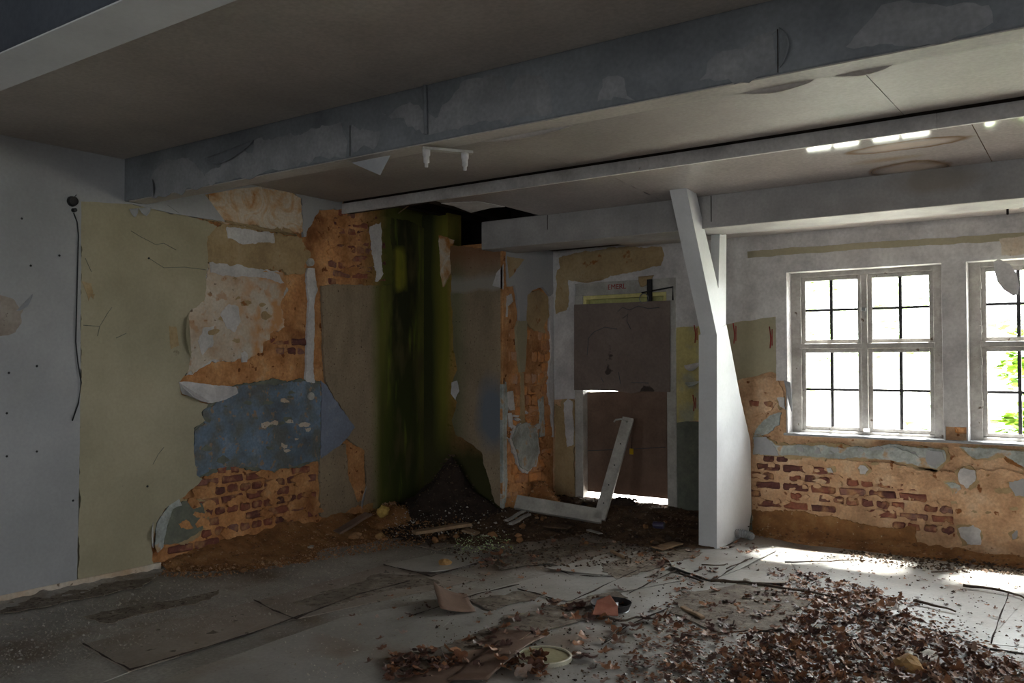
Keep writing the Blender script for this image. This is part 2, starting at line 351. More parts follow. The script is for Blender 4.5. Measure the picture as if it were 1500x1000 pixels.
# position-dependent stains
core = W['render'].copy(); core.name = 'bare_render_left'
mask_layer(core, (86, 88, 38), band(1, 6.1, 6.5, 7.3, 7.5, .15))
def nzm(sc, lo, hi, st=(1, 1, .3), gain=1.0):
    def fn(N, L, g):
        mp = N.new('ShaderNodeMapping'); mp.inputs['Scale'].default_value = st; L.new(g.outputs['Position'], mp.inputs[0])
        n = N.new('ShaderNodeTexNoise'); n.inputs['Scale'].default_value = sc; n.inputs['Detail'].default_value = 7; L.new(mp.outputs[0], n.inputs['Vector'])
        m1 = N.new('ShaderNodeMapRange'); m1.inputs[1].default_value = lo; m1.inputs[2].default_value = hi; m1.inputs[4].default_value = gain; L.new(n.outputs['Fac'], m1.inputs[0]); return m1.outputs[0]
    return fn
moss = W['brown'].copy(); moss.name = 'mossy_plaster'
mask_layer(moss, (98, 98, 42), band(1, 6.22, 6.38, 8, 8.1, .07))
mask_layer(moss, (34, 36, 20), band(1, 6.42, 6.58, 6.84, 7.1, .16, 7, (1, 1, .25), .93))
mask_layer(moss, (128, 124, 40), mul(band(1, 6.55, 6.62, 6.72, 6.78, .06, 5), band(2, 2.3, 2.4, 2.75, 2.85, .15, 3, (1, 1, 1))))
mask_layer(moss, (56, 64, 22), mul(band(1, 6.3, 6.4, 6.8, 6.95, .1, 4), band(2, -1, 0, 1.0, 2.0, .3, 3, (1, 1, 1), .75)))
mask_layer(moss, (78, 70, 42), mul(band(1, 6.3, 6.5, 7.3, 7.5, .1), nzm(7, .5, .66, gain=.8)))
mask_layer(moss, (98, 110, 34), mul(band(1, 6.3, 6.5, 7.3, 7.5, .1), nzm(9, .58, .68, (1, 1, .15), gain=.7)))
pk = W['pink'].copy(); pk.name = 'whitish_skim_fading'; mask_layer(pk, (190, 142, 98), mul(nzm(5, .46, .58, (1, 1, 1)), band(1, 4.55, 4.85, 9, 10, .3)))
mask_layer(pk, (172, 128, 90), nzm(11, .58, .64, (1, 1, 1), gain=.6)); W['pinkfade'] = pk
W['moss'] = moss; W['core'] = core
jogm = W['render'].copy(); jogm.name = 'mossy_render_jog'
mask_layer(jogm, (112, 108, 40), band(0, -1, -.5, .30, .5, .12))
mask_layer(jogm, (50, 52, 24), band(0, -1, -.5, .10, .26, .10))
mask_layer(jogm, (60, 58, 30), band(2, -1, 0, .6, 1.2, .2))
W['jog'] = jogm
jogp = W['brown'].copy(); jogp.name = 'brown_plaster_jog'
mask_layer(jogp, (84, 92, 60), band(0, .2, .3, .45, .65, .1, gain=.6))
mask_layer(jogp, (150, 146, 140), band(2, 2.30, 2.34, 2.42, 2.5, .06, 3, (1, 1, 1), .7))
mask_layer(jogp, (104, 114, 128), blob((.92, 7, 1.08), (.22, 9, .42), .5, 1.1, wob=.3, gain=.85))
mask_layer(jogp, (120, 74, 44), band(2, 2.45, 2.7, 3.2, 3.3, .1, gain=.7))
W['jogp'] = jogp

# ------------------------------------------------------------------ room shell
XE, YB, YW = 13.5, -6.0, 7.924
CR = .03                                    # wall cores lie this far behind the finished face
st = lambda o: tag(o, kind='structure')
floor = st(box('floor', (-.4, YB-.3, -.25), (XE+.3, YW+.5, -.004), W['floor']))
wl = st(box('wall_left', (-.4, YB-.3, -.2), (-CR, YW+.4, 3.8), W['core']))
jog = st(boxes('wall_jog', [((-CR, 7.0+CR, -.1), (.33, 7.25, 3.16)), ((.33, 7.0+CR, -.1), (1.06-CR, 7.25, 2.80))], W['jog']))
box('void_back', (-CR, 7.75, 2.0), (1.02, 7.8, 3.75), W['void'], jog); box('void_side', (-.03, 7.25, 2.0), (-.02, 7.8, 3.75), W['void'], jog)  # dark panels paint the unlit void behind the wall
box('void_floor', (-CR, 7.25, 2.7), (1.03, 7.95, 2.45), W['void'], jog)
pier = st(box('wall_pier', (1.06-CR-.02, 7.0+CR+.004, -.1), (1.06-CR+.001, YW+.1, 2.80), W['render']))
# window wall with openings: (x0,x1,z0,z1)
Z0, Z1 = .945, 2.418
WINS = [(3.577, 4.885), (5.045, 6.353), (7.6, 8.9), (9.06, 10.36), (11.5, 12.8)]
DX0, DX1, DZ1 = 1.335, 2.497, 2.435
def wall_with_holes(name, y0, y1, x0, x1, z0, z1, holes, m):
    xs = sorted({x0, x1} | {h[0] for h in holes} | {h[1] for h in holes}); lst = []
    for a, b in zip(xs[:-1], xs[1:]):
        hs = sorted([h for h in holes if h[0] <= a and h[1] >= b], key=lambda h: h[2]); z = z0
        for h in hs:
            if h[2] > z: lst.append(((a, y0, z), (b, y1, h[2])))
            z = h[3]
        if z < z1: lst.append(((a, y0, z), (b, y1, z1)))
    bm = bmesh.new()
    for a, b in lst: add_box(bm, a, b)
    bmesh.ops.remove_doubles(bm, verts=bm.verts, dist=1e-5)
    return st(link(name, bm_mesh(bm, name), m))
holes = [(a, b, Z0, Z1) for a, b in WINS]+[(DX0, DX1, -.05, DZ1)]
ww = wall_with_holes('wall_window_side', YW+CR, YW+.26, 1.0, XE+.3, -.2, 3.8, holes, W['render_w'])
bwins = [(1.8, 3.1), (6.0, 7.3), (10.2, 11.5)]  # unseen back windows, number and size set for the fill light
fill_rwins = [(-.6, .7)]  # unseen window added to throw light on the left wall
wb = wall_with_holes('wall_back', YB-.3, YB, -.03, XE, -.2, 3.8, [(a, b, .95, 2.45) for a, b in bwins], W['white'])
wr = wall_with_holes('wall_right', 0, .3, YB-.3, YW+.03, -.2, 3.8, [(a, b, .95, 2.45) for a, b in fill_rwins], W['white'])
for v in wr.data.vertices: v.co = Vector((XE+v.co.y, v.co.x, v.co.z))
wr.data.flip_normals()
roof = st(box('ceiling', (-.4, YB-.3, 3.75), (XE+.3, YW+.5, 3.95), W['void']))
# ceiling boards
def ceil_panels(y0, y1, seams, m, z=3.125, th=.02):
    xs = [0.0]+seams+[XE]
    for a, b in zip(xs[:-1], xs[1:]):
        o = box('ceiling_panel', (a+.002, y0, z), (b-.002, y1, z+th), m, roof)
        o.location.z += random.uniform(0, .004)
ceil_panels(YB, 1.55, [2.5, 5, 7.5, 10], W['ceil_dim'])
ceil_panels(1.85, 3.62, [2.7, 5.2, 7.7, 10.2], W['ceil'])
ceil_panels(3.63, 5.80, [2.62, 5.02, 7.4, 9.8], W['ceil_dim'])
boxes('backing', [((0, YB, 3.16), (XE, 5.82, 3.2))], W['darkwood'], roof)
# step fascia and glossy soffit beyond it
def seg_boards(name, xs, y0, y1, z0, z1, m, par, bev=.002):
    for a, b in zip(xs[:-1], xs[1:]): box(name, (a+.001, y0, z0), (b-.001, y1, z1), m, par, bev)
seg_boards('fascia_board', [0.0, 1.02, 3.25, 5.2, 8.2, 11, XE], 5.835, 5.86, 3.02, 3.115, W['white2'], roof)
boxes('fascia_backing', [((0, 5.86, 3.03), (1.0, 5.95, 3.2)), ((1.0, 5.86, 3.045), (XE, 5.9, 3.2))], W['darkwood'], roof)
def softz(y): return 3.03-.062*(y-5.84)/.96
def soft(px, py):
    z = 3.0
    for _ in range(6): q = P(px, py, 2, z); z = softz(q.y)
    return q
SO = (2, 3.03, Vector((0, 0, -1)))
def ceil_sheet(name, pts, m, th=.008, lift=0):
    top = [Vector((x, y, softz(y)-lift)) for x, y in pts]
    return prism(name, top, (0, 0, th), m, roof)
h1, h2_, h3, h4 = soft(646, 297), soft(690, 309), soft(740, 302), soft(795, 317)
seam2 = P(1436, 205, 2, 3.0).x
s1 = [(h1.x, 5.862), (2.9, 5.862), (2.9, 6.85), (h4.x+.45, 6.85), (h4.x, min(h4.y, 6.83)), (h3.x, h3.y), (h2_.x, h2_.y)]
def rag2(pts, amp=.012, step=.05):
    out = []
    for i in range(len(pts)):
        a = Vector((*pts[i], 0)); b = Vector((*pts[(i+1) % len(pts)], 0)); k = max(1, int((b-a).length/step))
        for j in range(k):
            q = a+(b-a)*j/k; out.append((q.x+amp*noise.noise(q*9), q.y+(amp*noise.noise(q*9+Vector((3, 3, 3))))))
    return out
ceil_sheet('soffit_panel', rag2(s1), W['gloss'])
xs = [2.904, seam2, seam2+2.4, seam2+4.8, XE]
stain = W['gloss'].copy(); stain.name = 'glossy_ceiling_stained'
for c, rd in ((P(1335, 242, 2, 3.0), (.26, .20, 9)), (P(1330, 215, 2, 3.0), (.38, .10, 9))):
    mask_layer(stain, (112, 84, 50), blob(tuple(c), rd, .95, 1.12, ring=(.62, .95), wob=.30, sc=5, gain=.9))
    mask_layer(stain, (196, 176, 160), blob(tuple(c), rd, .3, .9, wob=.15, sc=3, gain=.6))
mask_layer(stain, (132, 106, 72), blob(tuple(P(1300, 232, 2, 3.0)), (.2, .06, 9), .4, 1.3, wob=.4, gain=.6))
for a, b in zip(xs[:-1], xs[1:]):
    ceil_sheet('soffit_panel', [(a, 5.862), (b-.004, 5.862), (b-.004, 6.85), (a, 6.85)], stain)
# peeled white sheet hanging at the hole
fl = prism('torn_ceiling_sheet', [soft(646, 297), soft(665, 301), soft(690, 309)+Vector((0, 0, -.01)), soft(722, 303), soft(740, 302), soft(700, 294)], (0, 0, .004), W['white2'], roof)
fl.location.z = -.006; fl['label'] = 'torn whitish sheet hanging at the hole edge'
# joists in the void
for (x, r) in ((.25, 0), (.62, .05), (1.15, -.03), (1.75, .02)):
    o = box('joist', (-.05, -.75, -.08), (.05, 1.0, .09), W['darkwood'], roof, .006); o.location = (x, 6.9, 3.22); o.rotation_euler = (0, 0, r)
for k, z in ((0, 3.36), (1, 3.37), (2, 3.36)):
    o = box('roof_board', (-.02, 5.9+.5*k, z), (2.6, 6.3+.5*k, z+.025), W['void'], roof)
tube('lath', [P(600, 300, 1, 6.0), P(584, 312, 1, 6.35)], .006, W['wood'], roof, 5)
# ceiling strip by the windows
hole_ = 0
wcs = box('ceiling_panel', (2.0, 7.2, 2.765), (XE, YW+CR, 2.785), W['ceil'], roof)
box('ceiling_panel', (1.03, 7.45, 2.79), (1.98, YW+CR, 2.805), W['darkwood'], roof)  # dark panel closes the open gap, its shade put into the colour

boxes('broken_laths', [((5.38, 7.26, 2.735), (5.62, 7.30, 2.745)), ((5.36, 7.33, 2.73), (5.60, 7.35, 2.742)), ((5.42, 7.24, 2.66), (5.435, 7.255, 2.74)), ((5.5, 7.25, 2.70), (5.62, 7.262, 2.712))], W['darkwood'], roof, .003)
def beam(name, y0, y1, z0, z1, x0, x1, m, label):
    o = box(name, (x0, y0, z0), (x1, y1, z1), m, None, .006); return tag(o, label, kind='structure')
b1 = st(box('trim_1', (0, 3.627, 2.81), (XE, 3.77, 3.15), W['beam'], None, .006)); b1['label'] = 'deep grey main ceiling beam with peeling paint'
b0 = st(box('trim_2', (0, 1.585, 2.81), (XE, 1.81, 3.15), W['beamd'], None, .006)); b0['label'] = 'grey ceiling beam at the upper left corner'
b3 = st(box('trim_3', (.946, 6.8, 2.70), (XE, 7.24, 2.975), W['beam3'], None, .006)); b3['label'] = 'low whitish beam running over the brace and windows'
under = box('underside_board', (0.06, 3.632, 2.803), (XE, 3.772, 2.809), W['ceil'], b1, .001)
box('underside_board', (0.06, 1.59, 2.803), (XE, 1.812, 2.809), W['post'], b0, .001)
# beam 1: joints and missing paint
BF = (1, 3.627, Vector((0, -1, 0)))
for px in (513, 1140): 
    q = P(px, 150, 1, 3.627)
    box('joint_strip', (q.x-.002, 3.6255, 2.815), (q.x+.0025, 3.629, 3.0), W['darkwood'], b1)
for lp in ([(560, 168), (600, 150), (640, 175), (650, 150), (680, 120), (735, 108), (745, 135), (760, 110), (800, 118), (806, 165), (700, 182), (650, 195), (640, 200)],
           [(870, 150), (880, 118), (918, 112), (922, 138), (930, 140)],
           [(1030, 122), (1055, 72), (1100, 62), (1134, 38), (1138, 100), (1080, 112)],
           [(1240, 70), (1280, 20), (1300, 2), (1400, 0), (1450, 10), (1455, 42), (1330, 62)],
           [(516, 180), (560, 190), (555, 215), (518, 222)],
           [(222, 290), (224, 250), (245, 230), (270, 232), (300, 250), (330, 240), (345, 222), (368, 225), (372, 205), (420, 195), (460, 190), (500, 182), (508, 225), (400, 250), (240, 288)]):
    patch('bare_patch', BF, lp, .0015, .003, W['flake'], b1, .02, .03)
# loosened paint edges along the beam
def flap(name, a, b, drop, out, m, parent, n=8, tip=0.5, th=.002, nrm=Vector((0, -1, 0)), label=None):
    """sheet hanging from the edge a-b, falling by drop and curling away by out"""
    a, b = Vector(a), Vector(b); vs = []; fs = []; K = 5
    for i in range(n+1):
        t = i/n; w = (math.sin(math.pi*t)**.6)*(1-abs(t-tip)*.5)+.02*noise.noise(Vector((t*9, a.x, a.z)))
        for k in range(K+1):
            s = k/K; p = a.lerp(b, t)+Vector(drop)*s*w+nrm*out*(s**2)*w
            vs.append(p)
    q = K+1
    for i in range(n):
        for k in range(K): fs.append((i*q+k, (i+1)*q+k, (i+1)*q+k+1, i*q+k+1))
    me = mesh_from(vs, fs, name, True); o = link(name, me, m, parent)
    so_ = o.modifiers.new('thick', 'SOLIDIFY'); so_.thickness = th
    if label: o['label'] = label
    return o
Dn = Vector((0, 0, -1))
for (x0, y0, x1, y1, dr, m, pr) in ((700, 204, 850, 172, .02, 'ceil', b1), (1085, 128, 1195, 108, .02, 'ceil', b1), (1220, 104, 1310, 92, .015, 'ceil', b1)):
    a = P(x0, y0, 1, 3.77); b = P(x1, y1, 1, 3.77); a.z = b.z = 2.806
    flap('peeling_edge', a, b, (0, .01, -dr), -.02, W[m], pr)
flap('peeling_paint', P(300, 232, 1, 3.62), P(372, 205, 1, 3.62), (0, 0, -.09), .02, W['beam'], b1, 14, .3)
flap('peeling_paint', P(222, 262, 1, 3.62), P(224, 288, 1, 3.62), (.04, 0, 0), .02, W['beam'], b1, 8)
flap('peeling_paint', P(1141, 40, 1, 3.62), P(1141, 100, 1, 3.62), (.05, 0, 0), .022, W['beam'], b1, 8)
a = P(515, 230, 1, 3.7); b = P(572, 222, 1, 3.7); a.z = b.z = 2.80
a.z = b.z = 2.80; prism('hanging_paint', [a, b, a.lerp(b, .62)+Vector((.02, .02, -.10))], (0, .002, .001), W['white'], b1)
tube('conduit', [P(622, 118, 1, 3.615), P(624, 196, 1, 3.615)], .012, W['beam'], b1)
# beam 3 details
for px, h in ((802, .12), (1042, .2)):
    q = P(px, 320, 1, 6.8); box('joint_strip', (q.x-.003, 6.795, 2.95-h), (q.x+.003, 6.801, 2.965), W['darkwood'], b3)
b3m = W['beam3'].copy(); b3m.name = 'stained_beam_paint'; b3.data.materials[0] = b3m
mask_layer(b3m, (128, 118, 108), blob(tuple(P(1375, 262, 1, 6.8)), (.32, 9, .12), .5, 1.1, wob=.4, sc=6, gain=.7))

# skirting on the left
sk = st(box('baseboard_left', (-CR, YB, 0), (.012, 3.95, .055), W['pink'], None, .003))

# ------------------------------------------------------------------ left wall layers
YS = P(115, 600, 0, 0).y
def LW(y, z): return (0, y, z)
patch('white_paint_sheet', LEFT, [LW(YB, 0.05), LW(YS, 0.05), LW(YS+.01, 1.2), LW(YS+.005, 2.76), LW(3.7, 2.80), tuple(P(250, 312, 0, 0)), tuple(P(330, 325, 0, 0)), tuple(P(300, 285, 0, 0)), tuple(P(345, 277, 0, 0)), LW(4.95, 3.14), LW(YB, 3.14)], .004, .034, W['white'], wl, .003, .04, False)
Y = [(118, 291), (185, 297), (245, 309), (300, 322), (318, 333), (304, 345), (305, 375), (303, 395), (300, 440), (280, 455), (276, 462), (272, 480), (276, 500), (283, 515), (276, 535), (272, 548), (263, 562), (265, 578), (305, 592), (296, 603), (300, 618), (286, 627), (284, 660), (288, 693), (296, 700), (286, 712), (266, 728), (252, 735), (240, 745), (228, 765), (223, 800), (224, 820), (228, 829), (170, 840), (116, 850), (116, 600)]
patch('yellow_paint_sheet', LEFT, Y, .0015, .031, W['yellow'], wl, .010, .02, label='pale yellow-green painted plaster left of the bare render')
patch('skim_rim', LEFT, grow([(303, 388), (330, 388), (415, 402), (420, 425), (402, 440), (404, 470), (372, 482), (376, 512), (350, 520), (300, 530), (276, 548), (270, 530), (280, 512), (270, 490), (276, 460), (298, 440)], 3), -0.012, .022, W['white2'], wl, .018)
patch('plaster_patch', LEFT, [(303, 388), (330, 388), (415, 402), (420, 425), (412, 450), (416, 480), (392, 492), (386, 520), (350, 528), (300, 530), (276, 548), (270, 530), (280, 512), (270, 490), (276, 460), (298, 440)], -.006, .024, W['pinkfade'], wl)
patch('plaster_patch', LEFT, [(305, 335), (330, 328), (440, 350), (452, 372), (446, 400), (420, 398), (300, 386), (301, 360)], -.004, .026, W['tan'], wl)
patch('skim_strip', LEFT, [(333, 333), (400, 340), (402, 356), (360, 358), (335, 350)], -.002, .004, W['white2'], wl, .012)
patch('skim_strip', LEFT, [(306, 385), (350, 388), (410, 402), (416, 414), (380, 408), (310, 400)], .0, .006, W['white2'], wl, .012)
patch('skim_rim', LEFT, grow([(302, 285), (352, 270), (430, 280), (442, 292), (444, 335), (430, 340), (340, 322), (302, 320)], 3), -0.012, .022, W['tan'], wl, .018)
patch('plaster_patch', LEFT, [(302, 285), (352, 270), (430, 280), (442, 292), (444, 335), (430, 340), (340, 322), (302, 320)], -.003, .027, W['rust'], wl)
patch('plaster_patch', LEFT, [(352, 268), (500, 292), (500, 306), (470, 308), (462, 320), (448, 345), (443, 345), (442, 290), (428, 281), (395, 274)], .0, .03, W['white'], wl, .015)
patch('pale_spot', LEFT, [(322, 460), (336, 447), (350, 452), (354, 470), (345, 486), (334, 480)], -.003, .004, W['white2'], wl, .01)
patch('pale_spot', LEFT, [(300, 480), (315, 475), (312, 505), (295, 520), (290, 500)], -.004, .003, W['white2'], wl, .012)
patch('pale_spot', LEFT, [(353, 518), (359, 514), (364, 520), (362, 530), (356, 530)], -.002, .02, W['white2'], wl, .006)
tube('surface_pipe', [P(330, 324, 0, .01), P(434, 344, 0, .01)], .009, W['tan'], wl)
# vertical chase with junction boxes
patch('filled_chase', LEFT, [(451, 392), (462, 392), (465, 425), (461, 440), (460, 500), (462, 575), (466, 640), (468, 672), (452, 672), (452, 590), (449, 560), (450, 500), (453, 440), (449, 410)], -.004, .025, W['white2'], wl, .008, label='whitish filled chase running down the wall')
for (px, py) in ((455, 384), (455, 580)):
    q = P(px, py, 0, 0); bm = bmesh.new()
    bmesh.ops.create_cone(bm, cap_ends=True, segments=18, radius1=.038, radius2=.036, depth=.035, matrix=Matrix.Translation((-.005, q.y, q.z)) @ Matrix.Rotation(math.pi/2, 4, 'Y'))
    o = link('junction_box', bm_mesh(bm, 'junction_box'), W['woodw'], wl)
# blue dado remains
patch('skim_rim', LEFT, grow([(347, 565), (400, 562), (450, 560), (470, 560), (469, 672), (430, 682), (400, 690), (360, 684), (345, 684), (322, 686), (310, 690), (290, 702), (287, 690), (285, 630), (300, 620), (296, 604), (308, 594), (330, 585)], 3), -0.011, .022, W['greygreen'], wl, .018)
patch('blue_paint_patch', LEFT, [(347, 565), (400, 562), (450, 560), (470, 560), (469, 672), (430, 682), (400, 690), (360, 684), (345, 684), (322, 686), (310, 690), (290, 702), (287, 690), (285, 630), (300, 620), (296, 604), (308, 594), (330, 585)], -.003, .026, W['blue'], wl, .014)
patch('blue_paint_patch', LEFT, [(471, 558), (482, 572), (500, 598), (520, 625), (505, 645), (480, 665), (470, 672)], .002, .01, W['blue2'], wl, .008, label='paler blue paint over the smoother plaster')
patch('loose_plaster', LEFT, [(262, 560), (275, 560), (345, 566), (348, 575), (330, 584), (308, 590), (296, 588), (266, 577)], .012, .012, W['white2'], wl, .006)
flap('curled_plaster', P(264, 562, 0, .01), P(306, 588, 0, .01), (0, -.02, -.05), .05, W['white2'], wl, 10, .5, .006, Vector((1, 0, 0)))
flap('curled_plaster', P(276, 458, 0, .0), P(280, 525, 0, .0), (0, -.06, 0), .035, W['yellow'], wl, 10, .5, .004, Vector((1, 0, 0)))
flap('curled_plaster', P(224, 765, 0, .0), P(224, 802, 0, .0), (0, -.03, 0), .03, W['white2'], wl, 8, .5, .004, Vector((1, 0, 0)))
flap('curled_plaster', P(537, 712, 0, .02), P(530, 745, 0, .02), (0, -.06, 0), .03, W['white'], wl, 8, .6, .004, Vector((1, 0, 0)))
for a, b in (((189, 306), (203, 305)), ((203, 305), (222, 302))):
    flap('torn_corner', P(*a, 0, .006), P(*b, 0, .006), (0, 0, -.07), .02, W['white'], wl, 6, .5, .002, Vector((1, 0, 0)))
patch('skim_rim', LEFT, grow([(252, 742), (270, 735), (298, 738), (302, 765), (290, 785), (262, 795), (240, 797), (244, 770)], 4), -0.012, .022, W['tan'], wl, .018)
patch('grey_green_patch', LEFT, [(252, 742), (270, 735), (298, 738), (302, 765), (290, 785), (262, 795), (240, 797), (244, 770)], -.004, .025, W['greygreen'], wl, .012)
patch('pale_strip', LEFT, [(252, 733), (262, 730), (266, 740), (254, 744), (246, 770), (240, 800), (232, 808), (228, 800), (230, 765)], -.001, .01, W['bluegrey'], wl, .006)
patch('loose_render', LEFT, [(300, 700), (308, 688), (345, 684), (340, 695), (318, 700)], -.012, .016, W['render'], wl, .012)
# brown plaster to the right of the chase, and the mossy zone
patch('plaster_patch', LEFT, [(472, 418), (520, 416), (560, 418), (576, 416), (575, 560), (560, 640), (556, 700), (548, 735), (530, 742), (538, 700), (534, 660), (505, 640), (520, 625), (500, 598), (478, 560), (474, 500)], -.002, .028, W['moss'], wl, .008, label='brown-grey plaster turning mossy towards the corner')
patch('plaster_patch', LEFT, [(574, 318), (600, 322), (622, 335), (622, 745), (550, 745), (560, 640), (573, 560), (578, 400)], -.004, .026, W['moss'], wl, .010, label='plaster black and green with moss in the corner')
patch('plaster_patch', LEFT, [(470, 655), (505, 650), (530, 665), (534, 735), (490, 760), (470, 755)], -.008, .022, W['brown'], wl, .012)
patch('loose_render', LEFT, [(508, 650), (534, 655), (536, 730), (524, 735), (512, 700)], -.003, .01, W['render'], wl, .012)
patch('pale_spot', LEFT, [(545, 330), (560, 328), (562, 400), (552, 412), (546, 370)], -.008, .014, W['white2'], wl, .015)
# dark torn spot at the far left
th_ = [(-25, 440), (0, 432), (22, 440), (28, 452), (47, 438), (30, 460), (31, 475), (22, 487), (0, 494), (-25, 498)]
patch('torn_spot', LEFT, th_, .0055, .002, W['lino2'], wl, .006, label='torn brownish spot in the white wall surface')
flap('curled_edge', P(24, 455, 0, .006), P(48, 430, 0, .006), (0, .01, -.03), .03, W['white'], wl, 8, .5, .002, Vector((1, 0, 0)))
for px, py in ((32, 320), (45, 389), (87, 374), (218, 378), (13, 546), (54, 536), (54, 661), (10, 605), (10, 668), (107, 733), (216, 712)):
    q = P(px, py, 0, .004); bm = bmesh.new(); bmesh.ops.create_icosphere(bm, subdivisions=1, radius=.009, matrix=Matrix.Translation(q))
    link('wall_plug', bm_mesh(bm), W['black'], wl)

for cr in ([(218, 378), (240, 392), (270, 391), (302, 395)], [(192, 338), (205, 346), (228, 358), (240, 356), (258, 366)], [(122, 476), (146, 478), (158, 458), (164, 450)], [(146, 478), (143, 492)], [(125, 378), (134, 398)],
           [(224, 680), (232, 665), (240, 655)], [(170, 495), (185, 488)], [(245, 300), (262, 312)]):
    tube('crack', [P(x, y, 0, .003) for x, y in cr], .0022, W['greygreen'], wl, 4)
for lp in ([(120, 412), (134, 414), (136, 428), (131, 440), (126, 426)], [(131, 430), (138, 430), (136, 438)], [(247, 478), (258, 478), (262, 505), (250, 512)]):
    patch('torn_spot', LEFT, lp, .0035, .002, W['tan'], wl, .006)
# ------------------------------------------------------------------ bricks
def brick_mesh(l, h, d, seed):
    bm = bmesh.new(); add_box(bm, (-l/2, -h/2, -d), (l/2, h/2, 0), .012)
    bmesh.ops.subdivide_edges(bm, edges=[e for e in bm.edges if e.calc_length() > l*.6], cuts=2)
    for v in bm.verts:
        v.co += Vector((noise.noise(v.co*30+Vector((seed, 0, 0))), noise.noise(v.co*30+Vector((0, seed, 0))), noise.noise(v.co*25+Vector((0, 0, seed)))))*.013
    return bm_mesh(bm, 'brick')
BR = {}
for kind, m in (('red', 'brick'), ('orange', 'brick2')):
    for c, hh in (('n', .064), ('t', .102)):
        for t, l in (('s', .222), ('h', .100)):
            for k in range(4):
                me = brick_mesh(l, hh, .05, k*3.7+len(t)); me.materials.append(W[m]); BR[kind, c, t, k] = me
def bricks(pl, poly_px, parent, kind='red', c='n', pitch=.083, face=-.014, keep=1.0, z0=0.0, shift=0.0, rnd=None):
    rnd = rnd or random.Random(5)
    ws = [P(x, y, pl[0], pl[1]) for x, y in poly_px]; ua = 1 if pl[0] == 0 else 0
    poly = [(w[ua], w.z) for w in ws]
    us = [p[0] for p in poly]; zs = [p[1] for p in poly]
    k = int((min(zs)-z0)/pitch)-1
    while z0+k*pitch < max(zs):
        st_, L_ = (('s', .247) if k % 2 else ('h', .124))
        u = math.floor(min(us)/.247)*.247-.247+(.062 if k % 2 else 0)+shift
        while u < max(us)+.3:
            cu = u+L_/2; cz = z0+k*pitch+pitch/2
            if inside((cu, cz), poly) and rnd.random() < keep and not (pl is PIER and cu-L_/2 < 7.035):
                o = link('brick', BR[kind, c, st_, rnd.randrange(4)], None, parent)
                loc = Vector(pl[2]*(face+rnd.uniform(-.006, .004))); loc[pl[0]] += pl[1]; loc[ua] = cu+rnd.uniform(-.004, .004); loc.z = cz+rnd.uniform(-.003, .003)
                X = Vector((0, 0, 0)); X[ua] = 1 if rnd.random() < .5 else -1
                Zn = pl[2]; Yv = Zn.cross(X)
                mt = Matrix((X, Yv, Zn)).transposed().to_4x4(); mt = mt @ Matrix.Rotation(rnd.uniform(-.02, .02), 4, 'Z')
                mt.translation = loc; o.matrix_world = mt
            u += L_
        k += 1
bricks(LEFT, [(300, 703), (345, 690), (400, 695), (466, 682), (466, 755), (400, 772), (320, 792), (250, 818), (235, 815), (262, 798), (300, 780)], wl, 'red', keep=.95)
bricks(LEFT, [(318, 688), (350, 683), (350, 700), (300, 706)], wl, 'red', face=-.008)
bricks(LEFT, [(398, 498), (448, 496), (448, 522), (400, 522)], wl, 'red', face=-.022, keep=.7)
bricks(LEFT, [(476, 312), (570, 310), (566, 414), (476, 412)], wl, 'red', face=-.02, keep=.9)
bricks(LEFT, [(226, 800), (245, 800), (240, 826), (228, 826)], wl, 'red', face=-.012)

blobs(LEFT, [(300, 703), (466, 685), (466, 755), (320, 792), (240, 815)], 34, W['render'], wl, -.004, 3)
blobs(LEFT, [(480, 320), (568, 315), (564, 410), (480, 408)], 26, W['core'], wl, -.010, 4)
blobs(LEFT, [(310, 400), (400, 405), (390, 470), (300, 540)], 9, W['tan'], wl, -.003, 6, (3, 9), 'stain_remnant')
blobs(LEFT, [(300, 600), (460, 570), (460, 665), (300, 680)], 14, W['greygreen'], wl, -.001, 9, (2, 9), 'grey_remnant')
blobs(LEFT, [(380, 600), (460, 570), (460, 665), (400, 680)], 9, W['pink'], wl, .0, 10, (2, 7), 'skim_remnant')
# ------------------------------------------------------------------ jog and pier layers
patch('plaster_patch', JOG, [(660, 360), (735, 368), (735, 744), (725, 737), (713, 692), (705, 662), (690, 648), (668, 636), (661, 615), (668, 590), (661, 562), (670, 540), (664, 508), (661, 430)], -.001, .029, W['jogp'], jog, .008)
patch('pale_spot', JOG, [(662, 560), (670, 558), (673, 572), (667, 585), (661, 575)], .004, .03, W['white2'], jog, .006)
patch('pale_spot', JOG, [(727, 400), (737, 388), (737, 424), (722, 418)], .001, .004, W['white2'], jog, .008)
patch('bare_patch', JOG, [(642, 345), (662, 350), (660, 395), (648, 420), (643, 400)], -.012, .02, W['rust'], jog, .01)
# pier: corner bead, plaster and bricks
box('corner_bead', (1.03, 6.999, .08), (1.061, 7.035, 2.76), W['render'], pier, .004)
box('corner_bead', (1.02, 6.997, .08), (1.063, 7.03, 1.38), W['bluegrey'], pier, .005)
patch('corner_render', PIER, [(737, 367), (743, 367), (746, 430), (745, 560), (743, 700), (741, 742), (737, 744)], -.004, .028, W['render'], pier, .006)
patch('blue_grey_plaster', PIER, [(737, 555), (742, 560), (744, 600), (742, 640), (744, 700), (741, 735), (737, 744)], .001, .01, W['bluegrey'], pier, .006)
patch('white_plaster', PIER, [(741, 363), (811, 367), (811, 430), (806, 434), (795, 420), (780, 424), (772, 432), (771, 470), (761, 470), (758, 432), (754, 418), (742, 420)], .002, .032, W['white'], pier, .006)
patch('white_plaster', PIER, [(806, 430), (811, 430), (811, 640), (808, 600), (804, 580), (803, 560), (808, 510), (805, 480)], .001, .03, W['white2'], pier, .004)
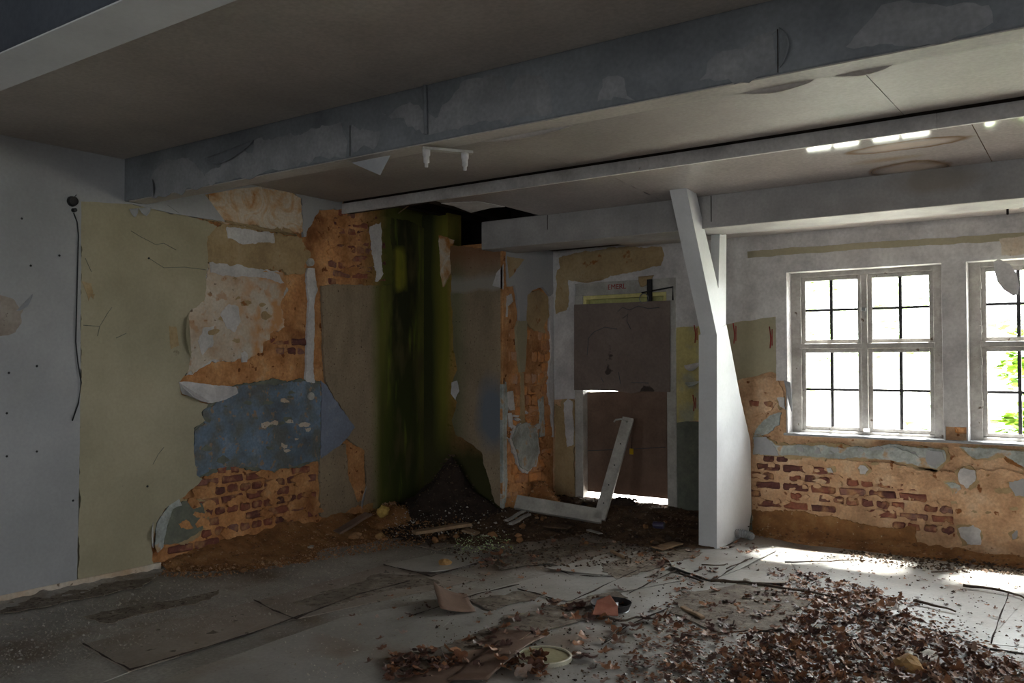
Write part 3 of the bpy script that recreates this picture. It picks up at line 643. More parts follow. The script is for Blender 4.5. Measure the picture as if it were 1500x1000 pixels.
patch('tan_plaster', PIER, [(771, 432), (790, 424), (804, 434), (804, 465), (797, 480), (800, 490), (780, 480), (771, 470)], -.004, .02, W['tan'], pier, .01)
patch('tan_plaster', PIER, [(742, 375), (768, 380), (746, 408)], .0035, .003, W['tan'], pier, .005)
patch('yellow_paint_strip', PIER, [(760, 470), (772, 470), (772, 500), (769, 545), (763, 546), (758, 510), (755, 485)], .002, .03, W['yellow'], pier, .006)
patch('plaster_drip', PIER, [(764, 545), (768, 545), (769, 600), (770, 632), (764, 632), (764, 590)], -.002, .02, W['tan'], pier, .004)
patch('skim_rim', PIER, grow([(757, 625), (768, 618), (785, 626), (788, 660), (784, 680), (773, 690), (761, 682), (757, 662), (750, 642)], 3), -0.004, .022, W['white2'], pier, .018)
patch('plaster_lump', PIER, [(757, 625), (768, 618), (785, 626), (788, 660), (784, 680), (773, 690), (761, 682), (757, 662), (750, 642)], .010, .04, W['bluegrey'], pier, .006)
patch('white_patch', PIER, [(742, 575), (752, 572), (754, 600), (748, 602), (742, 592)], .0, .02, W['white2'], pier, .006)
patch('white_patch', PIER, [(744, 605), (750, 604), (752, 625), (746, 625)], .0, .02, W['white2'], pier, .006)
patch('white_patch', PIER, [(790, 585), (797, 580), (797, 610), (798, 638), (791, 640), (792, 612)], .0, .02, W['bluegrey'], pier, .006)
patch('white_patch', PIER, [(742, 434), (750, 430), (752, 442), (744, 448), (744, 465), (741, 465)], -.002, .02, W['white2'], pier, .006)
bricks(PIER, [(744, 475), (757, 475), (760, 550), (806, 480), (805, 700), (744, 735)], pier, 'orange', 't', .114, -.017, .97)
bricks(PIER, [(772, 480), (804, 490), (804, 560), (772, 556)], pier, 'orange', 't', .114, -.017, .6)

blobs(PIER, [(744, 480), (757, 500), (760, 600), (800, 500), (804, 700), (744, 730)], 40, W['render'], pier, -.009, 12, (2, 7))
blobs(PIER, [(744, 560), (757, 570), (800, 600), (800, 640), (744, 640)], 9, W['white2'], pier, -.004, 13, (2, 6), 'skim_remnant')
# ------------------------------------------------------------------ window wall layers
def WX(x, z): return (x, YW, z)
def wq(px, py): return tuple(P(px, py, 1, YW))
# white plaster left of door, above door and to the top
patch('white_plaster', WIN, [WX(1.06, 2.80), wq(811, 470), wq(812, 585), wq(832, 584), WX(DX0, 1.2), WX(DX0, DZ1), WX(1.06, DZ1)], .003, .033, W['white2'], ww, .004, .03, False)
patch('white_plaster', WIN, [WX(1.06, DZ1-.01), WX(DX1+.0, DZ1-.01), WX(3.577, DZ1-.012), WX(3.577, 2.78), WX(1.06, 2.80)], .0025, .0325, W['white2'], ww, .004, .04, False)
patch('white_plaster', WIN, [WX(DX1, 1.9), WX(3.577, 1.93), WX(3.577, DZ1), WX(DX1, DZ1)], .0027, .0327, W['white2'], ww, .002, .04, False)
patch('white_plaster', WIN, [WX(3.56, Z1), WX(XE, Z1), WX(XE, 2.78), WX(3.56, 2.78)], .0023, .0323, W['white2'], ww, .002, .05, False)
patch('tan_plaster', WIN, [(818, 380), (840, 370), (900, 362), (968, 361), (974, 372), (970, 388), (935, 398), (880, 408), (845, 413), (822, 408)], .0045, .003, W['tan'], ww, .012)
patch('tan_plaster', WIN, [(816, 395), (826, 392), (832, 410), (834, 440), (830, 455), (813, 458)], .005, .003, W['tan'], ww, .01)
patch('brown_plaster', WIN, [(812, 590), (826, 600), (840, 640), (842, 742), (822, 735), (812, 715)], -.008, .022, W['tan'], ww, .01)
patch('skim_rim', WIN, grow([(826, 590), (832, 583), (839, 588), (840, 650), (832, 655), (827, 630)], 4), -0.006, .022, W['tan'], ww, .018)
patch('white_patch', WIN, [(826, 590), (832, 583), (839, 588), (840, 650), (832, 655), (827, 630)], .001, .028, W['white2'], ww, .008)
# dado
patch('yellow_dado', WIN, [WX(DX1, 1.0), wq(1027, 615), WX(2.95, 1.0), WX(2.95, 1.95), WX(DX1, 1.93)], .004, .034, W['yellow2'], ww, .004, .03, False, label='ochre yellow dado paint beside the door')
patch('grey_plaster', WIN, [WX(DX1, -.05), WX(3.25, -.05), WX(3.2, 1.0), WX(DX1, 1.02)], .001, .031, W['greygreen'], ww, .004, .03, False)
patch('yellow_dado', WIN, [WX(2.95, 1.35), wq(1085, 555), wq(1110, 550), wq(1130, 545), wq(1143, 552), wq(1143, 463), WX(2.95, 1.95)], .004, .034, W['yellow'], ww, .008, .03, False, label='pale green-yellow dado paint left of the windows')
patch('yellow_band', WIN, [(1095, 368), (1200, 360), (1300, 353), (1400, 347), (1560, 336), (1560, 350), (1400, 357), (1250, 366), (1180, 371), (1095, 378)], .0045, .003, W['yellow'], ww, .004, label='strip of old yellow-green paint above the windows')
patch('pink_patch', WIN, [(1465, 350), (1500, 346), (1540, 350), (1540, 372), (1468, 374)], .007, .003, W['pink'], ww, .008)
patch('white_plaster', WIN, [WX(4.885, 1.06), WX(5.045, 1.06), WX(5.045, Z1+.03), WX(4.885, Z1+.03)], .003, .033, W['white2'], ww, .003, .03, False)
patch('white_plaster', WIN, [WX(3.49, 1.42), WX(3.577, 1.42), WX(3.577, Z1+.03), WX(3.49, Z1+.03)], .0058, .0358, W['white2'], ww, .003, .03, False)
for a, b in ((6.353, 7.6), (8.9, 9.06), (10.36, 11.5), (12.8, XE)):
    patch('white_plaster', WIN, [WX(a, 0), WX(b, 0), WX(b, Z1+.03), WX(a, Z1+.03)], .003, .033, W['white'], ww, .003, .05, False)
# pale strip under the windows, and other remains
patch('skim_rim', WIN, grow([(1104, 640), (1122, 640), (1135, 652), (1160, 652), (1230, 655), (1290, 655), (1300, 652), (1385, 660), (1386, 676), (1372, 686), (1352, 684), (1330, 678), (1297, 672), (1260, 672), (1180, 668), (1150, 666), (1104, 664)], 3), -0.012, .022, W['tan'], ww, .018)
patch('pale_strip', WIN, [(1104, 640), (1122, 640), (1135, 652), (1160, 652), (1230, 655), (1290, 655), (1300, 652), (1385, 660), (1386, 676), (1372, 686), (1352, 684), (1330, 678), (1297, 672), (1260, 672), (1180, 668), (1150, 666), (1104, 664)], -.004, .026, W['bluegrey'], ww, .010)
patch('pale_flake', WIN, [(1106, 641), (1122, 641), (1136, 655), (1142, 666), (1120, 666), (1105, 662)], .002, .006, W['white'], ww, .006)
patch('pale_flake', WIN, [(1297, 656), (1310, 653), (1340, 664), (1348, 672), (1330, 677), (1298, 668)], .004, .008, W['bluegrey'], ww, .008)
patch('pale_flake', WIN, [(1358, 658), (1380, 662), (1385, 675), (1370, 684), (1358, 680)], .004, .008, W['white'], ww, .008)
patch('skim_rim', WIN, grow([(1405, 655), (1520, 662), (1520, 700), (1500, 685), (1470, 665), (1450, 670), (1430, 672)], 4), -0.012, .022, W['tan'], ww, .018)
patch('pale_strip', WIN, [(1405, 655), (1520, 662), (1520, 700), (1500, 685), (1470, 665), (1450, 670), (1430, 672)], -.004, .026, W['bluegrey'], ww, .010)
patch('bluish_patch', WIN, [(1103, 640), (1110, 622), (1128, 608), (1142, 604), (1142, 620), (1125, 635)], -.012, .016, W['bluegrey'], ww, .010)
for lp, m in (([(1402, 690), (1414, 683), (1428, 690), (1430, 706), (1418, 715), (1405, 706)], 'white2'), ([(1478, 706), (1500, 702), (1530, 702), (1530, 732), (1490, 728)], 'white'),
              ([(1402, 772), (1420, 768), (1436, 778), (1434, 796), (1412, 798)], 'white2'), ([(1259, 686), (1266, 682), (1273, 690), (1268, 696), (1260, 694)], 'white2'),
              ([(1480, 782), (1488, 778), (1492, 788), (1484, 790)], 'white'), ([(1136, 586), (1146, 582), (1148, 600), (1140, 598)], 'white2'),
              ([(1384, 706), (1398, 703), (1404, 712), (1396, 722)], 'bluegrey'), ([(1213, 686), (1220, 685), (1221, 692), (1214, 693)], 'white2')):
    patch('pale_spot', WIN, lp, -.006, .024, W[m], ww, .016)
    patch('skim_rim', WIN, grow(lp, 2), -.011, .02, W['tan'], ww, .014)
patch('loose_render', WIN, [(1210, 672), (1290, 678), (1380, 690), (1470, 690), (1520, 700), (1520, 800), (1440, 800), (1400, 780), (1395, 740), (1360, 720), (1300, 712), (1240, 700), (1205, 690)], -.012, .018, W['render_w'], ww, .014)
patch('loose_render', WIN, [(1100, 556), (1140, 552), (1146, 585), (1120, 606), (1103, 612)], -.014, .016, W['render_w'], ww, .014)
patch('sooty_render', WIN, [(1100, 748), (1180, 748), (1260, 770), (1340, 775), (1340, 810), (1240, 815), (1100, 790)], -.014, .016, W['sand'], ww, .016)
bricks(WIN, [(1103, 670), (1165, 672), (1210, 690), (1300, 708), (1350, 714), (1398, 740), (1398, 778), (1330, 776), (1240, 745), (1170, 756), (1103, 738)], ww, 'red', face=-.016, keep=.86, rnd=random.Random(11))
bricks(WIN, [(1098, 585), (1126, 585), (1126, 600), (1098, 600)], ww, 'red', face=-.012)
bricks(WIN, [(1440, 736), (1468, 736), (1468, 752), (1440, 752)], ww, 'red', face=-.01)
bricks(WIN, [(1104, 560), (1140, 560), (1140, 575), (1104, 575)], ww, 'red', face=-.014, keep=.6)
bricks(WIN, [(1385, 625), (1412, 625), (1412, 640), (1385, 640)], ww, 'orange', face=-.012)
blobs(WIN, [(1103, 670), (1210, 690), (1398, 740), (1398, 778), (1240, 745), (1103, 738)], 46, W['render_w'], ww, -.007, 5, (3, 9))
blobs(WIN, [(1180, 660), (1380, 680), (1490, 690), (1490, 790), (1400, 760), (1380, 700)], 12, W['tan'], ww, -.008, 7, (2, 8), 'stain_remnant')
blobs(WIN, [(1110, 650), (1290, 656), (1380, 668), (1120, 664)], 10, W['white'], ww, .0, 15, (2, 7), 'paint_remnant')
# red scribbled marks
for px, y0, y1 in ((1017, 476, 502), (1074, 473, 503), (1127, 478, 510), (1015, 578, 602)):
    tube('red_mark', [P(px, y0, 1, YW-.005), P(px+2, (y0+y1)/2, 1, YW-.005), P(px+1, y1, 1, YW-.005)], .006, W['red'], ww, 5)
    tube('red_mark', [P(px+4, y0+4, 1, YW-.005), P(px+4, y1-4, 1, YW-.005)], .0045, W['red'], ww, 5)
flap('curled_paint', P(1002, 535, 1, YW-.01), P(1028, 530, 1, YW-.01), (0, 0, -.08), .07, W['white2'], ww, 10, .7, .003)
flap('curled_paint', P(1003, 560, 1, YW-.01), P(1026, 558, 1, YW-.01), (0, 0, -.05), .03, W['bluegrey'], ww, 8, .3, .003)
flap('curled_paint', P(1148, 556, 1, YW-.01), P(1158, 560, 1, YW-.01), (.05, 0, -.28), .03, W['white'], ww, 8, .5, .004)
o = prism('hanging_flake', [P(x, y, 1, YW-.09+.04*(y-382)/50) for x, y in ((1455, 383), (1463, 379), (1480, 387), (1489, 400), (1493, 418), (1491, 431), (1484, 433), (1470, 424), (1461, 412), (1457, 398))], (0, .004, 0), W['white2'], ww)
o['label'] = 'grey paint flake hanging in front of the right window'

# ------------------------------------------------------------------ windows
FY = YW+.13                       # front of the frames
def window(x0, x1, n, y=FY, z0=Z0, z1=Z1):
    w = st(empty('window_%d' % n, ((x0+x1)/2, y, z0))); ox, oz = (x0+x1)/2, z0
    def bx(nm, lst, m, par=w, bev=.003, org=None):
        og = org if org is not None else Vector((ox, y, oz))
        bm = bmesh.new()
        for a, b in lst: add_box(bm, Vector(a)-og, Vector(b)-og, bev)
        return link(nm, bm_mesh(bm, nm), m, par)
    t = .10; tb = .03; tt = .055; mh = .027; d = .09; xm = (x0+x1)/2; zt = z0+(z1-z0)*.538
    bx('window_frame', [((x0, y, z0), (x0+t, y+d, z1)), ((x1-t, y, z0), (x1, y+d, z1)), ((x0+t, y, z1-tt), (x1-t, y+d, z1)), ((x0+t, y, z0), (x1-t, y+d, z0+tb))], W['frame'])
    bx('mullion', [((xm-mh, y-.01, z0+.06), (xm+mh, y+d, z1-.06))], W['frame'])
    bx('transom', [((x0+t-.01, y-.012, zt-.028), (xm-mh, y+d, zt+.02)), ((xm+mh, y-.012, zt-.028), (x1-t+.01, y+d, zt+.02))], W['frame'])
    s = .035
    for (a, b) in ((x0+t, xm-mh), (xm+mh, x1-t)):
        for (c, e) in ((z0+tb, zt-.028), (zt+.02, z1-tt)):
            sash = bx('sash', [((a, y+.02, c), (a+s, y+.06, e)), ((b-s, y+.02, c), (b, y+.06, e)), ((a+s, y+.02, e-s), (b-s, y+.06, e)), ((a+s, y+.02, c), (b-s, y+.06, c+s))], W['frame'])
            am, cm = (a+b)/2, (c+e)/2
            bx('glazing_bar', [((am-.013, y+.025, c+s), (am+.013, y+.055, e-s))], W['iron'], sash, .001)
            bx('glazing_bar', [((a+s, y+.027, cm-.011), (b-s, y+.053, cm+.011))], W['iron'], sash, .001)
            for (p, q) in ((a+s, am-.008), (am+.008, b-s)):
                for (u, v) in ((c+s, cm-.007), (cm+.007, e-s)):
                    bx('pane', [((p, y+.038, u), (q, y+.041, v))], W['glass'], sash, 0)
    hg = []
    for z in (z0+.3, z0+.65, zt+.12, z1-.2): hg.append(((x0+t-.012, y-.012, z-.03), (x0+t+.006, y+.004, z+.03)))
    bx('hinge', hg, W['frame'], w)
    bx('latch', [((xm-.02, y-.03, zt+.3), (xm+.02, y-.008, zt+.33))], W['metal'], w)
    return w
for i, (a, b) in enumerate(WINS):
    window(a, b, i+1)
    # plastered reveals and sill
    rv = [((a-.002, YW-.002, Z0), (a+.012, FY+.01, Z1)), ((b-.012, YW-.002, Z0), (b+.002, FY+.01, Z1)), ((a, YW-.002, Z1-.012), (b, FY+.01, Z1+.004))]
    bm = bmesh.new()
    for p, q in rv: add_box(bm, p, q, .002)
    link('window_reveal', bm_mesh(bm), W['white2'], ww)
box('sill_board', (WINS[0][0]-.02, YW-.03, Z0-.018), (WINS[1][1]+.02, FY+.02, Z0+.004), W['white'], ww, .004)
for i, (a, b) in enumerate(fill_rwins):
    w = window(-(b-a)/2, (b-a)/2, i+13, 0, .95, 2.45); w.location = (XE+.15, (a+b)/2, .95); w.rotation_euler = (0, 0, -math.pi/2)
for i, (a, b) in enumerate(bwins):
    w = window(a, b, i+6, YB-.2, .95, 2.45)
# light portals in the openings (they only guide the daylight of the sky)
def portal(x, y, z, sx, sz, ry):
    l = bpy.data.lights.new('window_portal', 'AREA'); l.shape = 'RECTANGLE'; l.size = sx; l.size_y = sz; l.cycles.is_portal = True
    o = bpy.data.objects.new('window_portal', l); COL.objects.link(o); o.location = (x, y, z); o.rotation_euler = (math.pi/2, 0, ry)
for a, b in WINS: portal((a+b)/2, YW+.27, (Z0+Z1)/2, b-a, Z1-Z0, math.pi)
for a, b in fill_rwins:
    portal(XE+.29, (a+b)/2, 1.7, b-a, 1.5, 0)
for a, b in bwins: portal((a+b)/2, YB-.29, 1.7, b-a, 1.5, 0)
for o in [o for o in COL.objects if o.name.startswith('window_portal')]:
    back = o.location.y < 0
    if o.location.x > XE: o.rotation_euler = Vector((-1, 0, 0)).to_track_quat('-Z', 'Y').to_euler(); continue
    o.rotation_euler = Vector((0, 1 if back else -1, 0)).to_track_quat('-Z', 'Y').to_euler()

# ------------------------------------------------------------------ door
dr = st(empty('door_1', (0, 0, 0)))
DY = YW+.06
box('door_frame', (DX0, YW-.012, -.02), (DX0+.10, DY+.08, 2.30), W['woodw'], dr, .004)
box('door_frame', (DX1-.10, YW-.012, -.02), (DX1, DY+.08, 2.34), W['woodw'], dr, .004)
box('door_frame', (DX0, YW+.01, 2.29), (DX1, DY+.08, DZ1), W['woodw'], dr, .004)
boxes('transom_frame', [((DX0+.10, YW+.0, 2.25), (DX1-.10, DY+.03, 2.29)), ((DX0+.10, YW+.0, 2.05), (DX0+.14, DY+.03, 2.25)), ((DX1-.14, YW+.0, 2.05), (DX1-.10, DY+.03, 2.25))], W['paleyellow'], dr, .004)
box('pane', (DX0+.14, DY, 2.03), (DX1-.14, DY+.004, 2.25), W['glass'], dr)
box('yellow_glow_sheet', (DX0+.10, DY+.02, 1.9), (DX1-.10, DY+.024, 2.285), W['paleyellow'], dr)  # opaque yellow sheet added for the yellow-lit transom, blocks the sky
box('sun_stop_panel', (DX0+.10, DY+.04, P(857, 569, 1, DY+.04).z), (DX1-.10, DY+.065, 2.02), W['hard'], dr)  # added panel hidden by the board, stops sun passing over the lower leaf
# the two boards
q0 = P(841, 446, 1, YW-.045); q1 = P(981, 440, 1, YW-.045); q2 = P(981, 574, 1, YW-.045); q3 = P(841, 571, 1, YW-.045)
ub = prism('board', [q0, q1, q2, P(940, 573, 1, YW-.045), P(925, 576, 1, YW-.045), P(900, 572, 1, YW-.045), q3], (0, .014, 0), W['hardup'], dr)
ub['label'] = 'dark brown board nailed over the upper half of the doorway'
r0 = P(857, 577, 1, DY+.02); r1 = P(983, 560, 1, DY+.02); r2 = P(983, 731, 1, DY+.02); r3 = P(857, 719, 1, DY+.02)
lb = prism('door_leaf', [P(857, 574, 1, DY+.02), P(925, 572.5, 1, DY+.02), P(950, 568, 1, DY+.02), r1, r2, r3], (0, .03, 0), W['hard'], dr)
lb['label'] = 'brown lower door leaf with a bright gap below it'
box('bolt', (DX1-.30, YW-.035, 2.2), (DX1-.25, YW-.01, 2.42), W['black'], dr, .002)
tube('lock_bar', [(DX1-.36, YW-.03, 2.29), (DX1-.02, YW-.03, 2.33), (DX1-.02, YW-.03, 2.2)], .008, W['black'], dr)
tube('lock_ring', [Vector((DX1-.33+.05*math.cos(t), YW-.04, 2.23+.05*math.sin(t))) for t in [i*math.pi/6 for i in range(13)]], .006, W['metal'], dr)
for cr in ([(862, 495), (870, 486), (886, 479), (904, 482)], [(905, 456), (912, 450), (922, 454), (935, 448), (950, 452), (966, 450)], [(912, 466), (920, 460), (918, 470), (924, 482)], [(862, 495), (860, 520)],
           [(906, 545), (909, 562)], [(880, 552), (884, 560)], [(925, 560), (950, 561)], [(860, 660), (975, 655)]):
    yy = YW-.0465 if cr[0][1] < 600 else DY+.019
    tube('scratch', [P(x, y, 1, yy) for x, y in cr], .003, W['beamd'], dr, 4)
# lettering over the door
cu = bpy.data.curves.new('lettering', 'FONT'); cu.body = 'EMERL'; cu.size = .075; cu.extrude = .0006
to = bpy.data.objects.new('tmp', cu); COL.objects.link(to); bpy.context.view_layer.update()
me = bpy.data.meshes.new_from_object(to.evaluated_get(bpy.context.evaluated_depsgraph_get())); bpy.data.objects.remove(to)
me.materials.clear(); lt = link('lettering', me, W['red'], dr)
q = P(890, 424, 1, YW+.008); lt.location = q; lt.rotation_euler = (math.pi/2, 0, 0); lt['label'] = 'red hand written letters'
# torn paper hanging from the lintel
flap('torn_paper', P(838, 409, 1, YW-.01), P(885, 406, 1, YW-.01), (0, 0, -.05), .02, W['tan'], ww, 10, .5, .002)
flap('torn_paper', P(935, 405, 1, YW-.01), P(958, 403, 1, YW-.01), (-.02, 0, -.12), .02, W['tan'], ww, 10, .3, .002)
tg = tag(box('yellow_tag', (-.022, -.004, -.03), (.022, .004, .03), W['tag'], None, .003), 'small yellow plastic tag hanging on the brown door leaf', 'tag')
tg.location = P(925, 661, 1, DY-.005)
tg2 = tube('cord', [(0, 0, .03), (0, .0, .15)], .003, W['black'], tg, 5)

# ------------------------------------------------------------------ braced post
XP = 3.256; TH = -.145
def q(px, py): return P(px, py, 0, XP)
post = empty('braced_post', (XP-.07, 7.1, 0)); tag(post, 'white boarded post with a raking brace and flared foot, in front of the windows', 'post')
def side(name, pts, m, dx, x=XP):
    o = prism(name, [Vector((x, p.y, p.z)) for p in pts], (dx, 0, 0), m, None)
    o.parent = post; o.matrix_parent_inverse = Matrix.Translation(-post.location); return o
topz = softz(6.3)
A = q(1005, 268); A.z = softz(A.y); B2 = q(1020, 275); B2.z = softz(B2.y)
f490 = q(1050, 490)
side('brace', [f490, A, B2, q(1053, 425), q(1058, 470), q(1054, 520)], W['post'], TH)
side('upright', [q(1053, 425), Vector((XP, 7.19, 2.72)), Vector((XP, 7.34, 2.72)), q(1064, 475), q(1058, 540), q(1054, 520)], W['post'], TH*.55, XP-.004)
side('side_panel', [Vector((XP, 7.06, .0)), f490, q(1056, 480), q(1064, 475), q(1084, 580), q(1099, 645), Vector((XP, 7.88, .72)), Vector((XP, 7.88, .2)), Vector((XP, 7.80, .02))], W['post'], -.02, XP+.001)
side('core_post', [Vector((XP, 7.062, .0)), f490, q(1056, 485), Vector((XP, 7.35, 1.6)), Vector((XP, 7.35, .0))], W['post'], TH, XP-.019)

# ------------------------------------------------------------------ lamp bracket on the beam
lb_ = empty('lamp_bracket', P(650, 205, 1, 3.70)); lb_.location.z = 2.80
tag(lb_, 'white lamp batten with two empty sockets under the main beam', 'lamp')
def part(o, par): o.parent = par; o.matrix_parent_inverse = Matrix.Translation(-par.location); return o
a = P(618, 200, 2, 2.79); b = P(684, 214, 2, 2.75)
a = Vector((2.96, 3.64, 2.792)); b = Vector((3.14, 3.86, 2.785))
d = (b-a).normalized(); s = Vector((-d.y, d.x, 0))
part(prism('batten', [a-s*.022, b-s*.022, b+s*.022, a+s*.022], (0, 0, -.014), W['woodw']), lb_)
for t in (.08, .85):
    c = a.lerp(b, t)
    part(tube('socket', [c+Vector((0, 0, -.012)), c+Vector((0, 0, -.045)), c+Vector((0, 0, -.046)), c+Vector((0, 0, -.085)), c+Vector((0, 0, -.086)), c+Vector((0, 0, -.11))], [.022, .022, .017, .017, .010, .010], W['white2'], None, 12), lb_)

# ------------------------------------------------------------------ wall outlet and cable on the left
jb = empty('wall_outlet', P(105, 295, 0, .0)); tag(jb, 'black round open junction box high on the white left wall', 'outlet')
def ring_at(name, py, px, r, dpt, m):
    c = P(px, py, 0, 0); bm = bmesh.new()
    bmesh.ops.create_cone(bm, cap_ends=True, segments=20, radius1=r, radius2=r*.85, depth=dpt, matrix=Matrix.Translation((.004+dpt/2, c.y, c.z)) @ Matrix.Rotation(math.pi/2, 4, 'Y'))
    return part(link(name, bm_mesh(bm, name), m), jb)
ring_at('box', 295, 105, .038, .03, W['black']); ring_at('clamp', 308, 107, .016, .03, W['black'])
part(tube('wire_end', [P(108, 290, 0, .02), P(112, 285, 0, .03)], .003, W['black']), jb)
cb = tube('cable', [P(x, y, 0, .012+.004*math.sin(y)) for x, y in ((108, 312), (113, 325), (115, 345), (114, 380), (113, 420), (112, 460), (111, 500), (114, 530), (119, 560), (115, 590), (106, 616))], .0045, W['black'], None, 6)
tag(cb, 'thin black cable hanging down the left wall from the junction box', 'cable')

def sms(t): t = min(1, max(0, t)); return t*t*(3-2*t)
def fieldz(x, y):
    p = Vector((x, y, 0))
    f1 = sms((y-6.75+.25*noise.noise(p*1.5))/1.1); f2 = 1.0*math.exp(-((x-.75)**2+(y-7.05)**2)/.75**2)
    z = .165*max(f1*min(1, .35+.65*sms((3.6-x)/1.2)), f2)
    return z+.022*noise.noise(p*9)*min(1, z*20)+.010*noise.noise(p*30)*min(1, z*20)
def fh(px, py, dz=0.0):
    z = 0.0
    for _ in range(12):
        q = P(px, py, 2, z+dz); z = .5*z+.5*max(0, fieldz(q.x, q.y) if q.x > 0 and q.y < YW else 0)
    return P(px, py, 2, z+dz)
# ------------------------------------------------------------------ floor sheets
def fl(px, py, z=0): return P(px, py, 2, z)
def sheet(loop, z, m, th=.004, curl=None, parent=floor, name='floor_sheet', wob=.004):
    """thin sheet on the floor, subdivided so that it can buckle"""
    pts = []
    L = [fl(*p) for p in loop]
    for i in range(len(L)):
        a, b = L[i], L[(i+1) % len(L)]; k = max(1, int((b-a).length/.12))
        for j in range(k): pts.append(a+(b-a)*j/k)
    out = []
    for p in pts:
        zz = z+wob*max(0, noise.noise(p*2.3))*2
        if curl: zz += curl(p)
        n = Vector((noise.noise(p*7), noise.noise(p*7+Vector((5, 5, 5))), 0))*.012
        out.append(Vector((p.x, p.y, zz))+n)
    return prism(name, out, (0, 0, -th), m, parent)
def corner_curl(c, r, h):
    c = fl(*c)
    return lambda p: h*max(0, 1-(p-c).length/r)**1.5
sheet([(-60, 1010), (-60, 905), (120, 905), (330, 862), (370, 882), (190, 985), (120, 1010)], .003, W['floor'])
sheet([(120, 945), (190, 985), (430, 908), (370, 882)], .006, W['lino2'])
sheet([(372, 882), (432, 908), (700, 850), (640, 838), (565, 828)], .005, W['lino2'])
sheet([(200, 1010), (500, 905), (700, 868), (560, 1010)], .002, W['lino'])
sheet([(562, 828), (640, 812), (710, 822), (632, 845)], .008, W['lino'], .005, corner_curl((632, 845), .35, .035))
sheet([(700, 868), (960, 800), (1025, 815), (745, 925), (560, 1010), (500, 960)], .0025, W['lino'])
sheet([(800, 836), (905, 808), (990, 822), (900, 845)], .008, W['lino'], .004, corner_curl((800, 836), .3, .02))
sheet([(560, 1012), (735, 925), (778, 936), (640, 1012)], .010, W['hard'], .005, corner_curl((778, 936), .4, .03))
sheet([(755, 868), (880, 845), (1000, 852), (830, 882)], .009, W['lino'], .004)
sheet([(830, 885), (1000, 850), (1180, 862), (1010, 1010), (690, 1010)], .002, W['lino'])
sheet([(975, 815), (1040, 800), (1140, 805), (1085, 835), (1040, 850), (985, 835)], .010, W['lino'], .005, corner_curl((985, 835), .4, .02))
sheet([(1045, 850), (1085, 836), (1150, 842), (1150, 862)], .012, W['lino'], .004, corner_curl((1150, 862), .4, .03))
sheet([(1150, 806), (1500, 833), (1520, 960), (1450, 950), (1180, 862)], .003, W['lino'])
sheet([(1450, 945), (1478, 870), (1600, 880), (1600, 960)], .006, W['lino'])
sheet([(570, 790), (700, 772), (760, 780), (640, 806)], .004, W['lino2'])
sheet([(700, 795), (830, 765), (960, 790), (820, 830)], .005, W['lino2'])
def dirt(loop, m, z=.011, amp=.05, th=.006):
    L = [fl(*p) for p in loop]; out = []; SEED[0] += 5.3; s0 = Vector((SEED[0], 0, 0))
    for i in range(len(L)):
        a, b = L[i], L[(i+1) % len(L)]; k = max(1, int((b-a).length/.03))
        for j in range(k):
            q = a+(b-a)*j/k; n = Vector((0, 0, 0))
            for f, am in ((3, 1), (9, .8), (26, .45)): n += Vector((noise.noise(q*f+s0), noise.noise(q*f+s0+Vector((5, 5, 5))), 0))*am
            out.append(Vector((q.x, q.y, z))+n*amp)
    o = prism('dirt_patch', out, (0, 0, -th), m, floor); return o
dirt([(430, 884), (560, 842), (620, 846), (640, 855), (560, 868), (470, 892)], W['dirt'], .0105)
dirt([(690, 880), (760, 868), (800, 872), (720, 895)], W['dirt'], .0125)
dirt([(555, 975), (640, 950), (760, 905), (900, 868), (920, 876), (800, 915), (680, 960), (600, 990)], W['dirt'], .0132)
dirt([(740, 905), (830, 890), (880, 905), (800, 925), (740, 930)], W['dirt'], .0138)
dirt([(720, 818), (860, 795), (900, 800), (800, 825), (740, 835)], W['dirt'], .0125)
dirt([(120, 905), (250, 880), (330, 866), (300, 880), (160, 915)], W['dirt'], .0098)
dirt([(0, 880), (110, 862), (200, 850), (230, 846), (200, 862), (60, 890), (0, 900)], W['dirt'], .0085)
dirt([(880, 830), (1000, 800), (1030, 812), (960, 835), (900, 850)], W['dirt'], .0135)
dirt([(1000, 870), (1090, 858), (1180, 880), (1150, 920), (1060, 930), (980, 900)], W['dirt'], .0122)
0 and dirt([(1100, 812), (1200, 818), (1300, 830), (1250, 834), (1150, 822)], W['dirt'], .0128, .03)
0 and dirt([(1330, 836), (1420, 842), (1500, 848), (1500, 856), (1400, 850), (1340, 846)], W['dirt'], .0128, .03)
for k, ln in enumerate([[(372, 881), (400, 896), (434, 909), (470, 893), (527, 872), (600, 853)], [(121, 946), (150, 962), (190, 984), (280, 957), (369, 930), (460, 897)], [(562, 829), (600, 838), (632, 846), (672, 834), (712, 823)],
           [(801, 830), (836, 844), (883, 847), (900, 847)], [(953, 828), (900, 853), (836, 883)], [(996, 834), (960, 852), (922, 871)], [(1098, 820), (1070, 836), (1047, 853)],
           [(758, 865), (785, 871), (809, 879)], [(1478, 870), (1465, 905), (1452, 945)], [(600, 905), (700, 872), (760, 858)], [(885, 946), (918, 920), (985, 890)]]):
    pts = [fl(*p)+Vector((0, 0, .013)) for p in ln]; dd = []
    for a, b in zip(pts[:-1], pts[1:]):
        for j in range(4): q = a.lerp(b, j/4); dd.append(q+Vector((noise.noise(q*9), noise.noise(q*9+Vector((4, 4, 4))), 0))*.012)
    link('sheet_seam', tube_mesh(dd+[pts[-1]], [.0035+.002*math.sin(i*1.7+k) for i in range(len(dd)+1)], 5), W['soil'], floor)
cs = empty('curled_sheet', fl(660, 885)); tag(cs, 'small brown curled hardboard offcut, its left edge raised, on grey lino', 'board')
